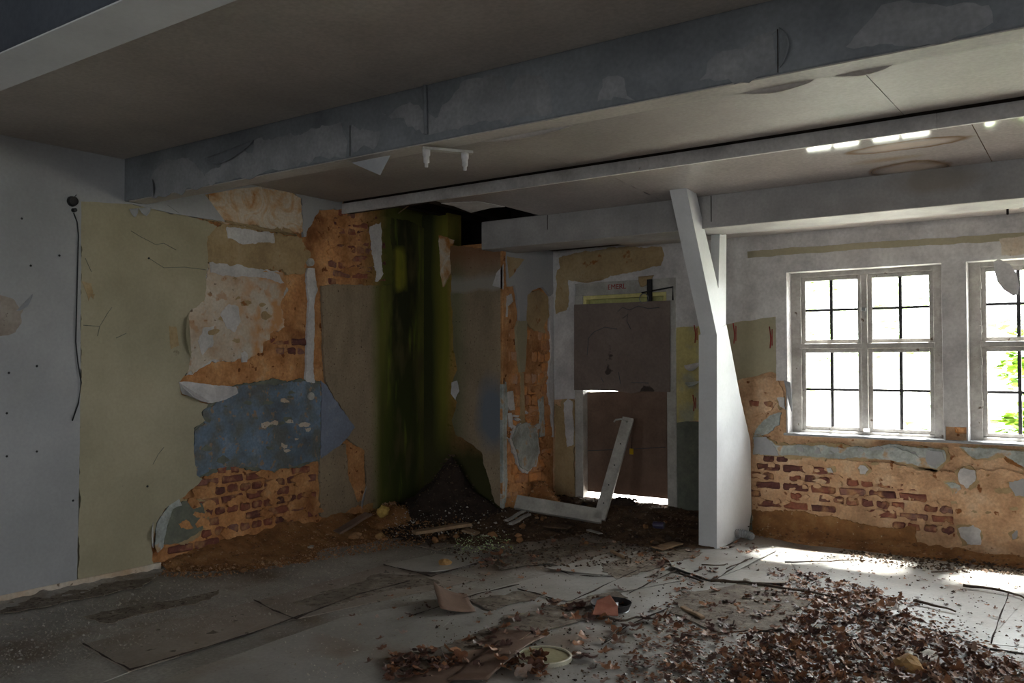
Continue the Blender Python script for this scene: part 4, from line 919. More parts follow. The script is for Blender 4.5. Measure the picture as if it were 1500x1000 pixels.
def grid_sheet(name, c4, up, m, th=.004, n=8):
    """c4: four floor pixels (a,b,c,d); up(s,t) height"""
    A_, B_, C_, D_ = [fl(*p) for p in c4]; vs = []; fs = []
    for i in range(n+1):
        for j in range(n+1):
            s, t = i/n, j/n
            p = (A_*(1-s)+B_*s)*(1-t)+(D_*(1-s)+C_*s)*t; p.z = up(s, t); 
            p += Vector((noise.noise(p*6), noise.noise(p*6+Vector((4, 4, 4))), 0))*.01*(1 if i in (0, n) or j in (0, n) else 0)
            vs.append(p)
    for i in range(n):
        for j in range(n): a = i*(n+1)+j; fs.append((a, a+n+1, a+n+2, a+1))
    o = link(name, mesh_from(vs, fs, name, True), m); md = o.modifiers.new('thick', 'SOLIDIFY'); md.thickness = th; md.offset = 0
    return o
part(grid_sheet('sheet', [(636, 876), (682, 872), (697, 898), (645, 903)], lambda s, t: .012+.10*(1-s)**2*(1-t*.6), W['hard']), cs)
tag(grid_sheet('cardboard_sheet', [(655, 1000), (745, 930), (800, 936), (715, 1000)], lambda s, t: .016+.03*math.sin(s*3)*t, W['hard']), 'pale brown cardboard sheet leaning over leaves beside the round lid', 'cardboard')

# ------------------------------------------------------------------ heaps
def heap(name, cx, cy, rx, ry, h, m, label, pw=1.6, nz=.25, n=40, clip=None, cat='debris heap', rot=0):
    vs = []; fs = []
    R = 22
    for i in range(R+1):
        r = i/R
        for k in range(n):
            a = 2*math.pi*k/n; dx, dy = rx*r*math.cos(a), ry*r*math.sin(a)
            dx, dy = dx*math.cos(rot)-dy*math.sin(rot), dx*math.sin(rot)+dy*math.cos(rot)
            x, y = cx+dx, cy+dy
            if clip: x, y = clip(x, y)
            p = Vector((x, y, 0))
            z = h*(1-r)**pw*(1+nz*2*noise.noise(p*3))+(.35*h*nz+.02)*noise.noise(p*11)*(1-r*.7)+.012*noise.noise(p*35)
            z = z+.004 if r < .96 else -.01
            vs.append((x, y, max(z, -.01)))
    for i in range(R):
        for k in range(n): fs.append((i*n+k, (i+1)*n+k, (i+1)*n+(k+1) % n, i*n+(k+1) % n))
    o = link(name, mesh_from(vs, fs, name, True), m); return tag(o, label, cat, None, 'stuff')
cx0 = lambda x, y: (max(x, -.005), y)
def ccorner(x, y):
    x = max(x, -.005)
    if y > 6.985 and x < 1.05: y = 6.985
    return x, y
heap('soil_heap', .46, 6.93, .85, .75, .50, W['soil'], 'black soil and soot heaped in the mossy corner', 1.25, .3, 56, ccorner)
def field(name, x0, x1, y0, y1, m, label, st_=.03, ok=lambda x, y: True):
    nx, ny = int((x1-x0)/st_), int((y1-y0)/st_); vs = []; fs = []
    for i in range(nx+1):
        for j in range(ny+1):
            x = x0+(x1-x0)*i/nx; y = y0+(y1-y0)*j/ny; z = fieldz(x, y); vs.append((x, y, z+.006 if z > .012 else -.01))
    for i in range(nx):
        for j in range(ny):
            a = i*(ny+1)+j; k = (a, a+ny+1, a+ny+2, a+1)
            if ok(x0+(x1-x0)*(i+.5)/nx, y0+(y1-y0)*(j+.5)/ny) and max(vs[q][2] for q in k) > 0: fs.append(k)
    return tag(link(name, mesh_from(vs, fs, name, True), m), label, 'debris heap', None, 'stuff')
field('rubble_layer', 0.0, 1.12, 5.7, 6.995, W['soil'], 'dark rubble and soil spread in front of the corner heap')
field('rubble_layer', 1.065, 3.25, 5.7, YW+.06, W['mud'], 'brown litter and soil between the pier and the doorway', ok=lambda x, y: y < YW-.005 or DX0+.1 < x < DX1-.1)
heap('sand_heap', .18, 6.35, .45, .55, .20, W['sand'], 'reddish brown sand heap below the moss stain', 1.3, .3, 40, cx0)
heap('sand_heap', 1.12, 7.6, .45, .42, .30, W['sand'], 'cone of orange sand at the foot of the brick pier', 1.2, .2, 40, lambda x, y: (max(x, 1.06), min(y, YW)))
box('threshold', (DX0+.09, YW-.03, -.1), (DX1-.09, DY+.1, .13), W['darkwood'], dr, .01)
heap('soil_heap', 1.85, 7.78, .75, .3, .24, W['soil'], 'low dark soil bank inside the door threshold', .8, .4, 40, lambda x, y: (min(max(x, 1.42), 3.1), min(y, YW)))
# sand banks along walls
def bank(name, pts, w, hs, m, label, side, n=140, K=9):
    vs = []; fs = []
    for i in range(n+1):
        t = i/n; f = t*(len(pts)-1); k = min(int(f), len(pts)-2); a = Vector(pts[k]).lerp(Vector(pts[k+1]), f-k); h = hs[k]+(hs[k+1]-hs[k])*(f-k)
        h *= 1+.5*noise.noise(a*3); ww_ = w*(1+.5*noise.noise(a*2+Vector((8, 0, 0))))*min(1, 4*t+.2, 4*(1-t)+.2)
        for j in range(K+1):
            s = j/K; p = a+Vector(side)*(ww_*s-.04*(1-s)); z = h*(1-s)**1.7+.03*noise.noise(p*12)*(1-s*.6)+.008*noise.noise(p*40)
            vs.append((p.x, p.y, z+.004 if j < K else -.01))
    for i in range(n):
        for j in range(K): a = i*(K+1)+j; fs.append((a, a+K+1, a+K+2, a+1))
    o = link(name, mesh_from(vs, fs, name, True), m); return tag(o, label, 'debris heap', None, 'stuff')
bank('sand_bank', [(0, 3.95, 0), (0, 4.5, 0), (0, 5.2, 0), (0, 5.8, 0), (0, 6.3, 0)], .62, [.05, .12, .16, .15, .12], W['sand'], 'bank of orange sand fallen from the bare left wall', (1, 0, 0))
bank('sand_bank', [(3.27, YW, 0), (4.0, YW, 0), (5, YW, 0), (6, YW, 0), (7.5, YW, 0)], .20, [.10, .10, .06, .05, .05], W['sand'], 'bank of orange and dark sand under the windows', (0, -1, 0))
bank('dust_bank', [(0, YB+2, 0), (0, 2, 0), (0, 4.0, 0)], .22, [.02, .02, .03], W['floor'], 'thin dust line along the foot of the white left wall', (1, 0, 0))

# ------------------------------------------------------------------ rubble
def rock_mesh(seed, r=1.0, sub=1, name='stone'):
    bm = bmesh.new(); bmesh.ops.create_icosphere(bm, subdivisions=sub, radius=r)
    sc = Vector((1, .6+.4*abs(math.sin(seed*3)), .45+.3*abs(math.cos(seed*5))))
    for v in bm.verts:
        v.co = Vector([v.co[i]*sc[i] for i in range(3)])*(1+.45*noise.noise(v.co*1.4/r+Vector((seed*3.1, 0, 0))))
    return bm_mesh(bm, name)
def scatter(name, m, label, n, sampler, rr, seed, flat=.5):
    """many tiny crumbs in one mesh: nobody could count them"""
    rd = random.Random(seed); vs = []; fs = []
    for _ in range(n):
        x, y, z = sampler(rd); r = rd.uniform(*rr)*(1 if rd.random() < .9 else 1.8); b = len(vs); a0 = rd.uniform(0, 6.28)
        pts = [(math.cos(a0+k*2.1+rd.uniform(-.3, .3))*r, math.sin(a0+k*2.1)*r*rd.uniform(.5, 1), rd.uniform(-.2, .2)*r) for k in range(3)]
        pts += [(rd.uniform(-.4, .4)*r, rd.uniform(-.4, .4)*r, r*flat*rd.uniform(.7, 1.5)), (0, 0, -r*flat)]
        for p in pts: vs.append((x+p[0], y+p[1], z+p[2]+r*.15))
        for k in range(3): fs.append((b+k, b+(k+1) % 3, b+3)); fs.append((b+(k+1) % 3, b+k, b+4))
    return tag(link(name, mesh_from(vs, fs, name), m), label, 'rubble', None, 'stuff')
def pxs(poly, z=.006):
    xs = [p[0] for p in poly]; ys = [p[1] for p in poly]
    def f(rd):
        while True:
            x, y = rd.uniform(min(xs), max(xs)), rd.uniform(min(ys), max(ys))
            if inside((x, y), poly):
                q = fl(x, y)
                if q.x > .02 and q.y < YW-.03 and not (q.x < 1.08 and q.y > 6.98): return q.x, q.y, z+(max(0, fieldz(q.x, q.y)) if q.y > 5.8 and q.x < 3.3 else 0)
    return f
def heapz(o):
    me = o.data
    def f(rd):
        v = me.vertices[rd.randrange(len(me.vertices))].co
        return v.x+rd.uniform(-.03, .03), v.y+rd.uniform(-.03, .03), v.z+.002
    return f
HE = {o['label']: o for o in COL.objects if o.get('kind') == 'stuff' and o.get('label')}
scatter('plaster_crumbs', W['dust'], 'pale plaster crumbs and dust over the left floor', 4200, pxs([(-20, 900), (240, 840), (520, 800), (700, 800), (560, 850), (420, 900), (160, 960), (-20, 1000)]), (.002, .0075), 1)
scatter('plaster_crumbs', W['crumb'], 'pale crumbs scattered over the middle floor', 1500, pxs([(400, 900), (760, 800), (1050, 810), (1180, 1000), (400, 1000)]), (.002, .006), 2)
scatter('orange_crumbs', W['ocrumb'], 'orange render crumbs along the foot of the left wall', 2600, pxs([(225, 845), (320, 800), (480, 765), (620, 752), (700, 785), (520, 815), (300, 850)], .012), (.004, .014), 3)
for k, (lb, o) in enumerate(list(HE.items())):
    if 'dust' in lb: continue
    mm = 'dcrumb' if ('black' in lb or 'dark r' in lb or 'brown litter' in lb or 'low dark' in lb) else 'ocrumb'
    scatter('rubble_crumbs', W[mm], 'crumbs lying on the '+lb.split(' in ')[0].split(' under')[0].split(' of the')[0], 700, heapz(o), (.005, .016), 20+k)
scatter('rubble_crumbs', W['crumb'], 'light chips on the dark rubble before the corner', 260, pxs([(600, 720), (720, 715), (790, 770), (740, 800), (560, 800)], .08), (.004, .012), 40)
scatter('rubble_crumbs', W['dcrumb'], 'dark litter strewn before the door', 1500, pxs([(600, 790), (760, 750), (1000, 745), (1030, 795), (960, 830), (700, 835)], .012), (.005, .016), 41)
scatter('rubble_crumbs', W['dcrumb'], 'small dark litter strewn over the middle of the floor', 1500, pxs([(560, 850), (900, 800), (1500, 850), (1500, 1000), (700, 1000)]), (.003, .010), 42)
scatter('green_crumbs', W['foliage'], 'greenish mossy crumbs by the brown plank', 260, pxs([(660, 792), (745, 788), (752, 806), (670, 812)], .008), (.004, .009), 43)
scatter('rubble_crumbs', W['crumb'], 'pale chips and grit under the windows', 200, pxs([(1090, 800), (1500, 835), (1500, 852), (1090, 815)], .01), (.004, .013), 44)
scatter('rubble_crumbs', W['dcrumb'], 'dark grit by the foot of the window wall', 500, pxs([(1230, 808), (1400, 822), (1500, 832), (1500, 846), (1380, 840), (1240, 822)], .015), (.005, .016), 45)

SM = {}
for mn in ('stone', 'ocrumb', 'crumb', 'dcrumb'):
    for k in range(3):
        me = rock_mesh(k+1.3, 1, 2); me.materials.append(W[mn]); SM[mn, k] = me
def stone(px, py, r, mn, label, cat='stone', z=.0, group=None, k=None, name='stone'):
    o = bpy.data.objects.new(name, SM[mn, random.randrange(3) if k is None else k]); COL.objects.link(o)
    q = fh(px, py); o.location = (q.x, q.y, q.z+z*.3+r*.45); o.scale = (r, r, r); o.rotation_euler = (random.uniform(-.2, .2), random.uniform(-.2, .2), random.uniform(0, 6))
    return tag(o, label, cat, group)
stone(1330, 985, .075, 'stone', 'large ochre stone lying among the leaves at lower right', k=0)
stone(467, 787, .05, 'ocrumb', 'brown render lump beside the small grey plank')
stone(520, 790, .055, 'ocrumb', 'orange-brown render lump between plank and yellow foam', z=.02)
stone(557, 789, .042, 'stone', 'ochre render lump to the right under the yellow foam', z=.02)
stone(526, 768, .022, 'crumb', 'small white square chip lying by the grey plank end', z=.10)
stone(652, 828, .045, 'stone', 'ochre stone lying on the raised grey lino corner', z=.012)
stone(648, 790, .045, 'ocrumb', 'orange lump under the edge of the brown plank')
stone(455, 805, .03, 'crumb', 'pale chip on the orange sand left of the planks', z=.02)
stone(722, 786, .04, 'ocrumb', 'orange lump lying right of the brown plank')
stone(1095, 855, .035, 'crumb', 'whitish round chip beside the long twig')
for i in range(46):
    x, y = random.choice([(random.uniform(470, 640), random.uniform(762, 800)), (random.uniform(620, 800), random.uniform(745, 800)), (random.uniform(380, 480), random.uniform(785, 815)), (random.uniform(800, 1000), random.uniform(765, 800))])
    stone(x, y, random.uniform(.015, .035), random.choice(('ocrumb', 'ocrumb', 'dcrumb')), 'small lump of rubble lying in the debris near the corner and door', 'stone', random.uniform(0, .05), 'small rubble lumps in the debris')
for i in range(14):
    stone(random.uniform(300, 470), random.uniform(803, 838), random.uniform(.012, .03), 'ocrumb', 'small orange render lump at the foot of the left wall', 'stone', .01, 'orange lumps at the left wall')

# yellow foam lump
bm = bmesh.new(); bmesh.ops.create_icosphere(bm, subdivisions=3, radius=.055)
for v in bm.verts: v.co *= 1+.5*noise.noise(v.co*40)+.2*noise.noise(v.co*90)
o = link('foam_lump', bm_mesh(bm, 'foam_lump', True), W['foam']); qq = fl(561, 775); o.location = (qq.x, qq.y, .17); tag(o, 'crumpled pale yellow foam lump on the reddish sand heap', 'foam')

# planks
def plank(name, a, b, w, th, m, label, cat='plank', roll=0.0, parent=None, bev=.003):
    """board from a to b (world points of its centre line)"""
    a, b = Vector(a), Vector(b); d = (b-a); L_ = d.length; X = d.normalized(); Y_ = Vector((0, 0, 1)).cross(X).normalized(); Z_ = X.cross(Y_)
    bm = bmesh.new(); add_box(bm, (-L_/2, -w/2, -th/2), (L_/2, w/2, th/2), bev)
    bmesh.ops.subdivide_edges(bm, edges=[e for e in bm.edges if abs((e.verts[0].co-e.verts[1].co).x) > L_*.5], cuts=6)
    for v in bm.verts: v.co += Vector((noise.noise(v.co*20), noise.noise(v.co*9), noise.noise(v.co*5)))*.006
    o = link(name, bm_mesh(bm, name), m, None)
    mt = Matrix((X, Y_, Z_)).transposed().to_4x4() @ Matrix.Rotation(roll, 4, 'X'); mt.translation = (a+b)/2; o.matrix_world = mt
    if parent is not None: o.parent = parent; o.matrix_parent_inverse = Matrix.Translation(-parent.location)
    elif label: tag(o, label, cat)
    return o
def fz(px, py, z): return fh(px, py, z)
plank('plank', fz(493, 780, .05), fz(540, 752, .17), .11, .022, W['hard'], 'small grey-brown plank leaning on the sand at the left wall')
plank('plank', fz(606, 780, .08), fz(688, 767, .10), .20, .028, W['wood'], 'wide brown plank lying over rubble near the corner', roll=-.12)
plank('plank', fz(680, 775, .05), fz(700, 782, .02), .10, .02, W['wood'], 'short brown board end sticking out under the wide plank')
plank('lath', fz(742, 762, .05), fz(768, 748, .07), .035, .02, W['woodw'], 'pale splintered lath by the sand cone, the upper one')
plank('lath', fz(748, 767, .04), fz(775, 753, .05), .04, .022, W['woodw'], 'whitish broken lath by the sand cone, the lower one')
plank('lath', fz(896, 806, .03), fz(915, 818, .015), .03, .018, W['wood'], 'short square lath lying end-on between lino sheets')
plank('lath', fz(1000, 888, .02), fz(1030, 905, .02), .035, .015, W['wood'], 'grey broken lath lying among leaves left of centre right')
plank('board_piece', fz(962, 803, .03), fz(993, 795, .03), .12, .012, W['wood'], 'flat piece of board next to the foot of the post')
plank('lath', fz(995, 838, .02), fz(1030, 852, .02), .02, .012, W['darkwood'], 'thin dark stick running towards the twig')
plank('board_piece', fz(862, 775, .02), fz(880, 782, .02), .05, .008, W['woodw'], 'pale splinter lying in front of the broken window frame')
plank('board_piece', fz(800, 768, .05), fz(836, 772, .06), .16, .012, W['mud'], 'crumbling dirty board under the broken window frame')

# broken window frame (two joined rails) leaning by the door
bf = empty('broken_frame', fl(880, 765)); tag(bf, 'broken white wooden casement corner leaning against the boarded door', 'window frame')
cz = fz(880, 757, .06); le = fz(757, 736, .10); te = P(921, 614, 1, 7.80)
Xh = (cz-le).normalized(); Xu = (te-cz).normalized(); Nn = Xh.cross(Xu).normalized()
if Nn.y > 0: Nn = -Nn
def rail(name, a, b, wv, th, m, off=0.0, nn=Nn):
    wv = Vector(wv)
    return part(prism(name, [a-wv, b-wv, b+wv, a+wv][::1], nn*th, m), bf)
wu = (Xu-Xh*Xu.dot(Xh)).normalized(); wh = (Xh-Xu*Xh.dot(Xu)).normalized()
rail('bottom_rail', le, cz+Xh*.02, wu*.066, .045, W['woodw']); rail('stile', cz-Xu*.03, te, wh*.056, .045, W['woodw'])
rail('bead', le+wu*-.062, cz+wu*-.062, wu*.008, .055, W['woodw']); rail('bead', cz+wh*.045, te+wh*.045-Xu*.15, wh*.007, .055, W['woodw'])
hp = te-Xu*.05+Nn*.05
part(tube('handle', [hp, hp+Nn*.03, hp+Nn*.035+Vector((-.06, 0, .01)), hp+Nn*.035+Vector((-.12, 0, .0)), hp+Nn*.03+Vector((-.14, 0, -.02))], .009, W['woodw']), bf)
for t in (.12, .3, .5, .72): 
    c = cz.lerp(te, t)+Nn*.046
    part(tube('nail', [c, c+Nn*.004], .007, W['black'], None, 6), bf)

# can, hose, lid, dish, shards
def cyl(name, r1, r2, h, m, parent=None, seg=28, bev=0):
    bm = bmesh.new(); bmesh.ops.create_cone(bm, cap_ends=True, segments=seg, radius1=r1, radius2=r2, depth=h)
    return link(name, bm_mesh(bm, name), m, parent)
can = empty('drink_can', fh(965, 769, .04)); tag(can, 'small dark blue drinks can lying before the door', 'can')
c = cyl('body', .033, .033, .10, W['can'], can); c.rotation_euler = (0, math.pi/2, .2)
c = cyl('end', .028, .028, .104, W['metal'], can); c.rotation_euler = (0, math.pi/2, .2)
hose = empty('coiled_hose', fl(1080, 790)); tag(hose, 'short bent piece of grey corrugated hose by the post foot', 'hose')
hb = fl(1080, 792); pts = []; rs = []
for i in range(60):
    t = i/59; an = -2.6+t*2.6
    pts.append(hb+Vector((.10*math.cos(an)+.02, .05*math.sin(an)+.02, .045+.03*math.sin(t*3.1)))); rs.append(.038 if i % 4 < 2 else .032)
part(link('tube', tube_mesh(pts, rs, 12), W['pipe']), hose)
lid = empty('round_lid', fl(797, 965)); tag(lid, 'round pale olive lid with cream rim lying in the foreground', 'lid')
def disc(name, r, z0, z1, m, par, hole=0):
    bm = bmesh.new(); n = 40
    prof = [(max(hole, .0001), z1), (r-.004, z1), (r, z1-.003), (r, z0), (max(hole, .0001), z0)]
    ring = [[bm.verts.new((p[0]*math.cos(2*math.pi*k/n), p[0]*math.sin(2*math.pi*k/n), p[1])) for k in range(n)] for p in prof]
    for i in range(len(prof)):
        a, b = ring[i], ring[(i+1) % len(prof)]
        if i == len(prof)-1 and not hole: continue
        for k in range(n): bm.faces.new((a[k], a[(k+1) % n], b[(k+1) % n], b[k]))
    if not hole: bmesh.ops.remove_doubles(bm, verts=bm.verts, dist=.0005)
    bmesh.ops.recalc_face_normals(bm, faces=bm.faces)
    return link(name, bm_mesh(bm, name), m, par)
disc('disc', .140, .004, .018, W['tin'], lid); disc('rim', .150, .002, .026, W['rim'], lid, .138)
dish = empty('dark_dish', fl(895, 893)); tag(dish, 'dark round dish half covered by a reddish shard', 'dish')
disc('base', .12, .004, .008, W['metal'], dish); 
bm = bmesh.new(); n = 40
for k in range(n+1): pass
ra = [[bm.verts.new((r*math.cos(2*math.pi*k/n), r*math.sin(2*math.pi*k/n), z)) for k in range(n)] for r, z in ((.112, .006), (.134, .05), (.130, .051), (.108, .010))]
for i in range(4):
    for k in range(n): bm.faces.new((ra[i][k], ra[i][(k+1) % n], ra[(i+1) % 4][(k+1) % n], ra[(i+1) % 4][k]))
bmesh.ops.recalc_face_normals(bm, faces=bm.faces); link('wall', bm_mesh(bm), W['iron'], dish)
sh = empty('shard', fl(886, 898)); tag(sh, 'reddish folded shard with silver lining resting on the dark dish', 'shard')
part(prism('red_face', [fz(868, 900, .03), fz(905, 902, .03), P(904, 888, 1, fl(905, 902).y), P(893, 872, 1, fl(893, 900).y), P(874, 880, 1, fl(870, 900).y)], (.0, .006, .004), W['shard']), sh)
part(grid_sheet('silver_lining', [(868, 893), (906, 890), (903, 903), (872, 905)], lambda s, t: .035+.02*noise.noise(Vector((s*9, t*9, 0))), W['foil']), sh)
pr = tag(grid_sheet('torn_paper', [(1325, 962), (1370, 958), (1376, 975), (1335, 980)], lambda s, t: .03+.03*noise.noise(Vector((s*3, t*3, 0))), W['crumb']), 'crumpled pale paper lying on leaves right of the ochre stone', 'paper')

# ------------------------------------------------------------------ twigs
def twig(pxp, r, label, m='twig', cat='twig', z=.02, name='twig'):
    pts = []
    W_ = [fl(*p) for p in pxp]
    for i in range(len(W_)-1):
        for j in range(5):
            p = W_[i].lerp(W_[i+1], j/5); p.z = z+.008*noise.noise(p*9)+.006; pts.append(p+Vector((noise.noise(p*12), noise.noise(p*12+Vector((7, 0, 0))), 0))*.012)
    pts.append(W_[-1]+Vector((0, 0, z)))
    return tag(link(name, tube_mesh(pts, [r*(1-.5*i/len(pts)) for i in range(len(pts))], 6), W[m]), label, cat)
twig([(1040, 855), (1090, 857), (1140, 865), (1200, 875), (1240, 885)], .011, 'long dark twig running across the lit leaves in the middle right')
twig([(1028, 832), (1060, 832), (1066, 830)], .006, 'short thin twig on the pale lino below the post')
twig([(1340, 885), (1370, 892), (1400, 900)], .010, 'dark straight twig on the bright floor at right')
twig([(1410, 862), (1440, 866), (1475, 872), (1500, 880)], .011, 'crooked dark twig at the right edge of the floor')
twig([(1065, 838), (1100, 822), (1102, 820)], .005, 'thin black twig pointing at the coiled hose')
twig([(1296, 920), (1318, 905)], .012, 'short thick grey twig at the edge of the leaf carpet')
twig([(1150, 828), (1215, 826), (1265, 824)], .006, 'thin dark twig lying in the sunlit patch')
twig([(1365, 842), (1400, 840), (1410, 838)], .006, 'thin twig near the wall foot at right')
twig([(690, 786), (715, 791), (742, 785)], .006, 'thin white cord lying before the wide plank', 'rim', 'cord', .03, 'cord')
twig([(880, 908), (910, 915), (940, 908)], .009, 'bent twig in front of the dark dish')
twig([(885, 946), (910, 925), (918, 920)], .005, 'thin stick pointing at a rust leaf, right of the round lid')

# ------------------------------------------------------------------ leaves
def leaf_mesh(seed):
    rd = random.Random(seed); n = 5; out = []
    lob = rd.choice((3, 5, 5)); M = lob*4
    for k in range(M):
        a = -2.6+5.2*k/(M-1); r = [.55, .85, 1.0, .8][k % 4]*(1-.25*abs(a)/2.6)*rd.uniform(.85, 1.1)
        out.append((math.cos(a)*r, math.sin(a)*r*.85))
    vs = [(-.15, 0, 0)]+[(x*.5, y*.5, 0) for x, y in out]+[(x, y, 0) for x, y in out]
    fs = []
    for k in range(M-1):
        fs.append((0, 1+k, 2+k)); fs.append((1+k, 1+k+M, 2+k+M, 2+k))
    c1, c2, ph = rd.uniform(.5, 1.3), rd.uniform(-.8, 1.2), rd.uniform(0, 3); res = []
    for x, y, z in vs:
        r2 = x*x+y*y
        z = .45*c1*y*y+.3*c2*x*x*r2+.22*math.sin(3*math.atan2(y, x)+ph)*r2+.06*rd.uniform(-1, 1)
        th = c1*.9*y; y2 = math.sin(th)/(c1*.9)
        res.append((x, y2, z))
    # stalk
    b = len(res); res += [(-.15, .015, .0), (-.15, -.015, .0), (-.6, 0, .12)]; fs.append((b, b+1, b+2))
    zmin = min(v[2] for v in res)
    res = [(v[0]*.5, v[1]*.5, (v[2]-zmin)*.5) for v in res]
    me = mesh_from(res, fs, 'leaf', True); me.materials.append(W['leaf']); return me
LM = [leaf_mesh(k) for k in range(12)]
rd = random.Random(21); leaves = []
def add_leaves(n, poly, size=(.05, .095), zr=(.0, .01), tilt=.35):
    s = pxs(poly)
    for _ in range(n):
        x, y, z = s(rd); leaves.append((x, y, rd.uniform(*zr)+.008, rd.uniform(*size), rd.uniform(-tilt, tilt), rd.uniform(-tilt, tilt), rd.uniform(0, 6.283)))
def add_world(n, x0, x1, y0, y1, zr, size=(.05, .095), tilt=.6, cond=None):
    for _ in range(n):
        x, y = rd.uniform(x0, x1), rd.uniform(y0, y1)
        if cond and not cond(x, y): continue
        leaves.append((x, y, rd.uniform(*zr)+.008, rd.uniform(*size), rd.uniform(-tilt, tilt), rd.uniform(-tilt, tilt), rd.uniform(0, 6.283)))
carpet = [(1060, 1010), (1080, 965), (1140, 930), (1190, 890), (1260, 868), (1330, 880), (1335, 915), (1400, 945), (1460, 968), (1520, 985), (1520, 1010)]
add_leaves(1000, carpet, (.045, .085), (0, .03), .7)
add_leaves(240, [(1130, 835), (1200, 842), (1300, 870), (1250, 890), (1160, 880), (1120, 850)], (.035, .07), (0, .012), .5)
add_leaves(120, [(1100, 860), (1230, 890), (1100, 960), (1020, 1000), (960, 1000), (1000, 900)], (.04, .08))
add_leaves(60, [(930, 800), (1030, 810), (1060, 850), (1000, 870), (940, 850)], (.035, .075))
add_leaves(70, [(850, 880), (960, 890), (1080, 920), (1050, 1000), (830, 1000)], (.045, .10))
add_leaves(50, [(560, 1000), (640, 960), (760, 905), (900, 870), (930, 900), (820, 930), (700, 1000)], (.05, .11), (0, .02), .6)
add_leaves(40, [(560, 960), (640, 955), (655, 985), (560, 1000)], (.05, .10), (0, .02), .6)
add_leaves(26, [(735, 970), (790, 955), (800, 1000), (740, 1000)], (.06, .11), (0, .04), .7)
add_leaves(34, [(500, 880), (760, 830), (960, 830), (800, 890), (520, 960)], (.03, .06))
add_leaves(40, [(690, 800), (760, 795), (800, 830), (700, 850)], (.04, .08))
add_leaves(60, [(780, 770), (900, 765), (1020, 790), (960, 830), (830, 820)], (.035, .07))
add_leaves(24, [(1040, 785), (1100, 795), (1120, 812), (1060, 815)], (.04, .08))
add_leaves(80, [(1150, 815), (1490, 842), (1500, 960), (1300, 870)], (.02, .045), (0, .004), .25)
add_world(26, 5.0, 8.0, YW-.5, YW-.12, (.0, .05), (.04, .08))
add_world(350, 5.0, 8.5, 2.0, 4.9, (0, .03), (.045, .085), .7, lambda x, y: noise.noise(Vector((x, y, 0))) > -.25)
for (px, py, sz) in ((728, 816, .13), (735, 828, .10), (812, 888, .14), (846, 892, .12), (925, 922, .15), (932, 928, .11), (955, 912, .13), (970, 908, .12), (975, 825, .11), (968, 832, .10), (1045, 838, .09), (735, 925, .13), (760, 930, .11),
                     (668, 962, .15), (660, 975, .13), (590, 968, .14), (600, 975, .12), (780, 985, .15), (770, 992, .13), (790, 990, .14), (855, 938, .11), (850, 950, .09), (870, 905, .10), (905, 865, .10), (1030, 890, .09), (1045, 868, .09), (1230, 905, .1), (1180, 990, .12),
                     (645, 870, .07), (600, 905, .06), (560, 955, .07), (540, 975, .07), (500, 978, .06), (715, 905, .08), (905, 945, .09), (885, 960, .09), (1110, 905, .10), (950, 945, .1), (810, 888, .1), (700, 950, .1)):
    q = fl(px, py); leaves.append((q.x, q.y, .02, sz, rd.uniform(-.5, .5), rd.uniform(-.5, .5), rd.uniform(0, 6.283)))
scored = []
for L_ in leaves:
    pj = proj(Vector(L_[:3])); s = -1
    if pj and -10 < pj[0] < 1510 and 0 < pj[1] < 1005: s = L_[3]/pj[2]
    scored.append((s, L_))
scored.sort(key=lambda t: -t[0])
def lmat(L_): 
    return Matrix.Translation(L_[:3]) @ Matrix.Rotation(L_[6], 4, 'Z') @ Matrix.Rotation(L_[4], 4, 'X') @ Matrix.Rotation(L_[5], 4, 'Y') @ Matrix.Diagonal((L_[3]*1.25, L_[3]*1.25, L_[3]*1.25, 1))
for i, (s, L_) in enumerate(scored[:300]):
    o = bpy.data.objects.new('dry_leaf', LM[i % 12]); COL.objects.link(o); o.matrix_world = lmat(L_)
    pj = proj(Vector(L_[:3])); lb_, gp_ = 'curled brown dry leaf lying on the bare grey lino in the middle of the floor', 'leaves on the bare lino'
    if pj[0] > 1000 and pj[1] > 870: lb_, gp_ = 'curled brown dry leaf in the dense leaf carpet at lower right', 'leaves of the carpet at lower right'
    elif pj[0] > 1000: lb_, gp_ = 'brown dry leaf on the lit floor between the post and the windows', 'leaves on the lit floor'
    elif pj[1] < 855: lb_, gp_ = 'small dry leaf in the litter before the doorway and corner', 'leaves before the doorway'
    elif pj[0] < 830 and pj[1] > 915: lb_, gp_ = 'rust brown leaf lying around the cardboard sheet and the round lid', 'leaves around the cardboard and lid'
    tag(o, lb_, 'leaf', gp_)
vs = []; fs = []
LD = [([v.co.copy() for v in m.vertices], [tuple(p.vertices) for p in m.polygons]) for m in LM]
for i, (s, L_) in enumerate(scored[300:]):
    mm = lmat(L_); b = len(vs); V_, F2 = LD[i % 12]
    vs += [mm @ v for v in V_]; fs += [tuple(b+k for k in f) for f in F2]
tag(link('leaf_litter', mesh_from(vs, fs, 'leaf_litter', True), W['leaf']), 'carpet of smaller brown dry leaves over the right half of the floor', 'leaf litter', None, 'stuff')
# cobweb-less extra: fragments of leaves
scatter('leaf_fragments', W['leaf'], 'broken leaf fragments between the dry leaves', 3400, pxs([(980, 870), (1240, 860), (1350, 880), (1500, 975), (1500, 1005), (900, 1005)]), (.006, .018), 60, .3)

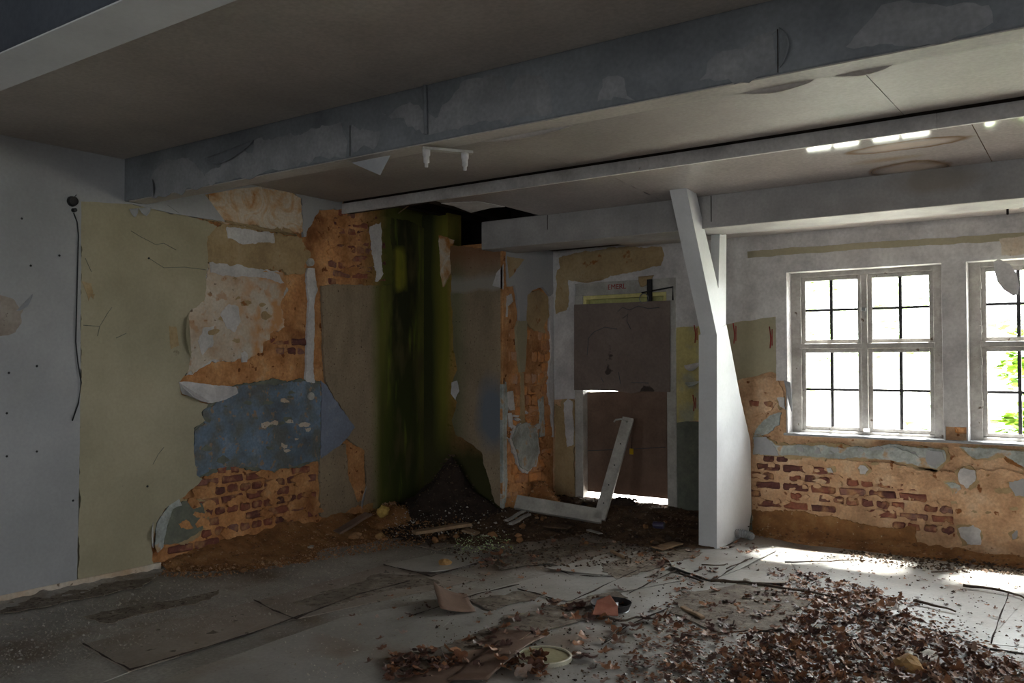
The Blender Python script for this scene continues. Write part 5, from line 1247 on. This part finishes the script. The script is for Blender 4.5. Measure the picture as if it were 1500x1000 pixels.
# ------------------------------------------------------------------ outdoors
gr = st(box('ground', (-30, YW+.55, -.5), (45, 70, -.22), W['ground_grey']))
yard = st(box('yard_slab', (-.4, YW+.5, -.3), (4, YW+2.2, -.06), W['lino']))
LV = []
for k in range(4):
    r_ = random.Random(k+50); v_ = []; f_ = []
    for i in range(5):
        a = r_.uniform(0, 6.28); b = len(v_); d1 = Vector((math.cos(a), math.sin(a), r_.uniform(-.5, .5))); s1_ = Vector((-math.sin(a), math.cos(a), r_.uniform(-.4, .4)))*.4
        o_ = Vector((r_.uniform(-.5, .5), r_.uniform(-.5, .5), r_.uniform(-.5, .5)))
        v_ += [o_, o_+d1*.5+s1_, o_+d1, o_+d1*.5-s1_]; f_.append((b, b+1, b+2, b+3))
    LV.append((v_, f_))
def tree(name, x, y, h, rad, n, ls, label, seed, trunk=True, cat='tree', grp='trees outside the windows'):
    t = empty(name, (x, y, -.3)); tag(t, label, cat, grp); r_ = random.Random(seed); v_ = []; f_ = []
    lumps = [(Vector((r_.uniform(-rad, rad)*.6, r_.uniform(-rad, rad)*.6, h*r_.uniform(.25, .95))), rad*r_.uniform(.4, .7)) for _ in range(9)]
    for i in range(n):
        c, rr = lumps[r_.randrange(9)]
        d = Vector((r_.gauss(0, 1), r_.gauss(0, 1), r_.gauss(0, 1))).normalized()*rr*r_.uniform(.6, 1)+c
        V_, F2 = LV[i % 4]; b = len(v_); s_ = ls*r_.uniform(.7, 1.3); rot = Matrix.Rotation(r_.uniform(0, 6.28), 3, 'Z')
        v_ += [d+rot @ (v*s_) for v in V_]; f_ += [tuple(b+k for k in f) for f in F2]
    fo = link('foliage', mesh_from(v_, f_, 'foliage'), W['foliage'], t); fo['kind'] = 'stuff'
    if trunk: link('trunk', tube_mesh([(0, 0, 0), (.1, 0, h*.4), (0, .1, h*.8)], [.16, .12, .05], 8), W['bark'], t)
    else: link('stem', tube_mesh([(0, 0, 0), (.03, 0, h*.5), (0, .03, h*.9)], [.03, .02, .01], 6), W['bark'], t)
tree('leafy_tree', 2.0, 26, 5.0, 3.0, 150, .35, 'pale leafy tree seen through the left window', 1)
tree('leafy_tree', -4.5, 29, 7, 3.2, 500, .35, 'pale leafy tree far left behind the door wall', 2)
tree('leafy_tree', 9, 24, 6, 3.0, 220, .35, 'pale leafy tree outside beyond the right window', 3)
W['foliage'] = W['leafgreen']; q_ = P(1528, 545, 1, 10.0)
tree('leafy_shrub', q_.x, 10.0, 2.3, .42, 260, .13, 'bright green shrub close behind the right window', 4, False, 'shrub', None)
